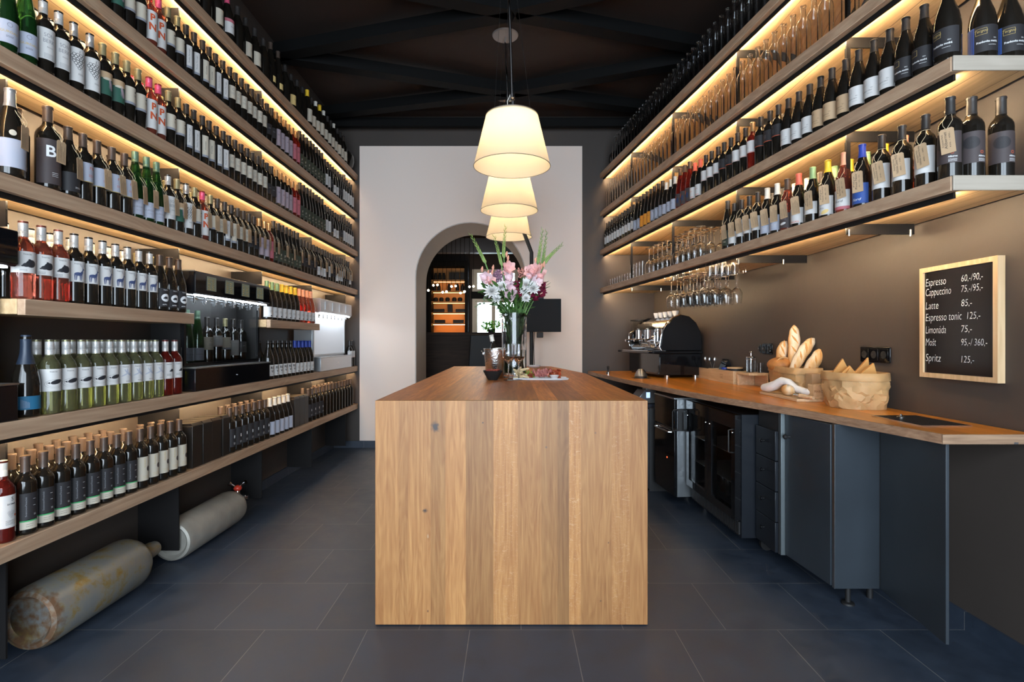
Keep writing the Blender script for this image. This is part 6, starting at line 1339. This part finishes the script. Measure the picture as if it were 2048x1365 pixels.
# sockets and the menu board on the wall
def socket(x, y0, y1, zc, lab, n=3):
    t = thing('power_socket', lab, 'socket', (x, y0, zc-.043)); w_ = (y1-y0)
    obj('frame', BX(-.010,-.001,0,w_,0,.086), M['blackgloss'], t, bevel=.004)
    for i in range(n):
        s = obj('socket_insert', BX(-.014,-.0105,.010+w_/n*i*.97,w_/n*(i+1)*.97-.003,.010,.076), M['blackgloss'], t, bevel=.003)
        obj('recess', MB().cyl(0,0,0,.0015,.021,20, M=Matrix.Translation((-.0145, w_/n*(i+.5)*.97+.003, .043)) @ Matrix.Rotation(-pi/2, 4, 'Y')), M['blackmatt'], s)
        pn = MB(); [pn.cyl(0,0,0,.004,.0022,8, M=Matrix.Translation((-.0162, w_/n*(i+.5)*.97+.003+dy, .043+dz)) @ Matrix.Rotation(-pi/2, 4, 'Y')) for dy, dz in ((-.006,0),(.006,0),(0,.010))]; obj('contact', pn, M['chrome'], s)
socket(2.0, 2.805, 3.045, 1.195, 'triple black wall socket behind the near paper basket'); socket(XR(4.14)+.005, 4.03, 4.27, 1.21, 'triple black wall socket left of the bread basket')
t = thing('menu_board', 'black chalkboard menu in an oak frame on the right wall', 'menu board', (1.968, 2.158, 1.098))
M['oak_frame'] = wood('light oak frame', (.52,.33,.17), (.74,.53,.31), 'Z', .5, 1.2, knots=False)
f = MB(); W_, H_ = .414, .520
f.box(0,.031,0,.022,0,H_); f.box(0,.031,W_-.022,W_,0,H_); f.box(0,.031,.022,W_-.022,0,.022); f.box(0,.031,.022,W_-.022,H_-.022,H_)
obj('frame', f, M['oak_frame'], t, smooth=False); obj('board', BX(.008,.02,.0225,W_-.0225,.0225,H_-.0225), mat('black menu board', (.010,.008,.008), .12), t)
chalk = mat('white chalk', (.78,.77,.75), .9); w_ = MB()
rows = [('Espresso','60,-/90,-',.430),('Cappuccino','75,-/95,-',.384),('Latte','85,-',.322),('Espresso tonic','125,-',.265),('Limonáda','75,-',.208),('Mošt','95,-/ 360,-',.150),('Spritz','125,-',.075)]
def wr(s_, u0, z_, hh, wd):
    q = text_flat(s_, hh, wd, .12, -.012)
    w_.add([(.0074, W_-.026-(u0+wd/2)-u, z_+v) for u, v in q[0]], q[1])
for nm_, pr_, z_ in rows:
    up = any(ch in nm_ for ch in 'pž'); wr(nm_, .004, z_-(.010 if up else 0), .046 if up else .034, .0142*len(nm_)+.004)
    wr(pr_, (.235 if nm_ == 'Espresso tonic' else .205), z_+(-.002), .034, .0105*len(pr_)+.012)
obj('chalk_writing', w_, chalk, t, smooth=False)
# ------------------------------------------------------------------ glassware of the lowest right shelf
TUM = MB().lathe([(0,0),(.030,0),(.036,.090),(.0345,.090),(.029,.006),(0,.005)], 20).mesh('tumbler', M['glass'], ang=50)
HIGH = MB().lathe([(0,0),(.028,0),(.033,.15),(.0315,.15),(.027,.006),(0,.005)], 20).mesh('tall_glass', M['glass'], ang=50)
z = RT['S3']+.001; GR = random.Random(3)
def gl(nm_, me, x, y, z_, flip, lab, cat, grp, s_=1):
    o = link(nm_, me, None, (x, y, z_), (pi if flip else 0, 0, 0)); o.scale = (s_,)*3; return tag(o, lab, cat, grp)
for i in range(9): gl('tumbler', TUM, XS(5.5+.08*i)+.06, 5.55+.08*i, z, False, 'short tumbler at the far end of the lowest right shelf, %s of nine' % ORD[i], 'tumbler', 'tumblers on the lowest right shelf', .92)
for i in range(4): gl('tall_glass', HIGH, XS(5.18+.08*i)+.06, 5.21+.082*i, z, False, 'tall straight glass beside the far bracket, %s of four' % ORD[i], 'tall glass', 'tall glasses on the lowest right shelf')
k = 0
for i in range(11):
    for r_ in range(3):
        if r_ == 2 and i > 7: continue
        y = 4.06+.098*i+.03*r_
        if abs(y-4.53) < .03: continue
        gl('wine_glass', WG, XS(y)+.062+.092*r_, y, z+.2455, True, 'upturned wine glass on the lowest right shelf, %s from near end, %s row' % (ordn(i), ('front','middle','back')[r_]), 'wine glass', 'upturned wine glasses on the lowest right shelf')
for i in range(6):
    y = 3.755+.085*(i % 3); gl('tall_glass', HIGH, XS(y)+.062+.09*(i//3), y, z, True, 'upturned tall glass beside the tagged bottles, %s, %s row' % (ORD[i % 3], 'front' if i < 3 else 'back'), 'tall glass', 'upturned tall glasses on the lowest right shelf')
# rack of hanging glasses
zr = RT['S3']-.054; ys = [4.10+.115*i for i in range(7)]
for i in range(6):
    y = ys[i]+.0575-.0575
    t = thing('glass_rack_rail', 'chrome wire rail for hanging glasses under the shelf, %s from near end' % ORD[i], 'rack rail', (XS(y)+.06, y, zr), 0, 'chrome hanging rails under the lowest right shelf')
    rl = MB(); rl.tube([(0,-.022,-.001),(0,-.022,-.050),(.36,-.022,-.050),(.36,-.022,-.001)], .0028, 6); rl.tube([(0,.022,-.001),(0,.022,-.050),(.36,.022,-.050),(.36,.022,-.001)], .0028, 6); rl.tube([(0,-.022,-.050),(0,.022,-.050)], .0028, 6)
    obj('wire', rl, M['chrome'], t)
    for j in range(4):
        if (i, j) in ((5,3),): continue
        o = link('hanging_wine_glass', WG, None, (XS(y)+.06+.05+.083*j, y, zr-.0440), (pi, 0, GR.uniform(0,3))); tag(o, 'wine glass hanging upside down, %s rail from near end, %s from front' % (ORD[i], ORD[j]), 'wine glass', 'wine glasses hanging from the rack')
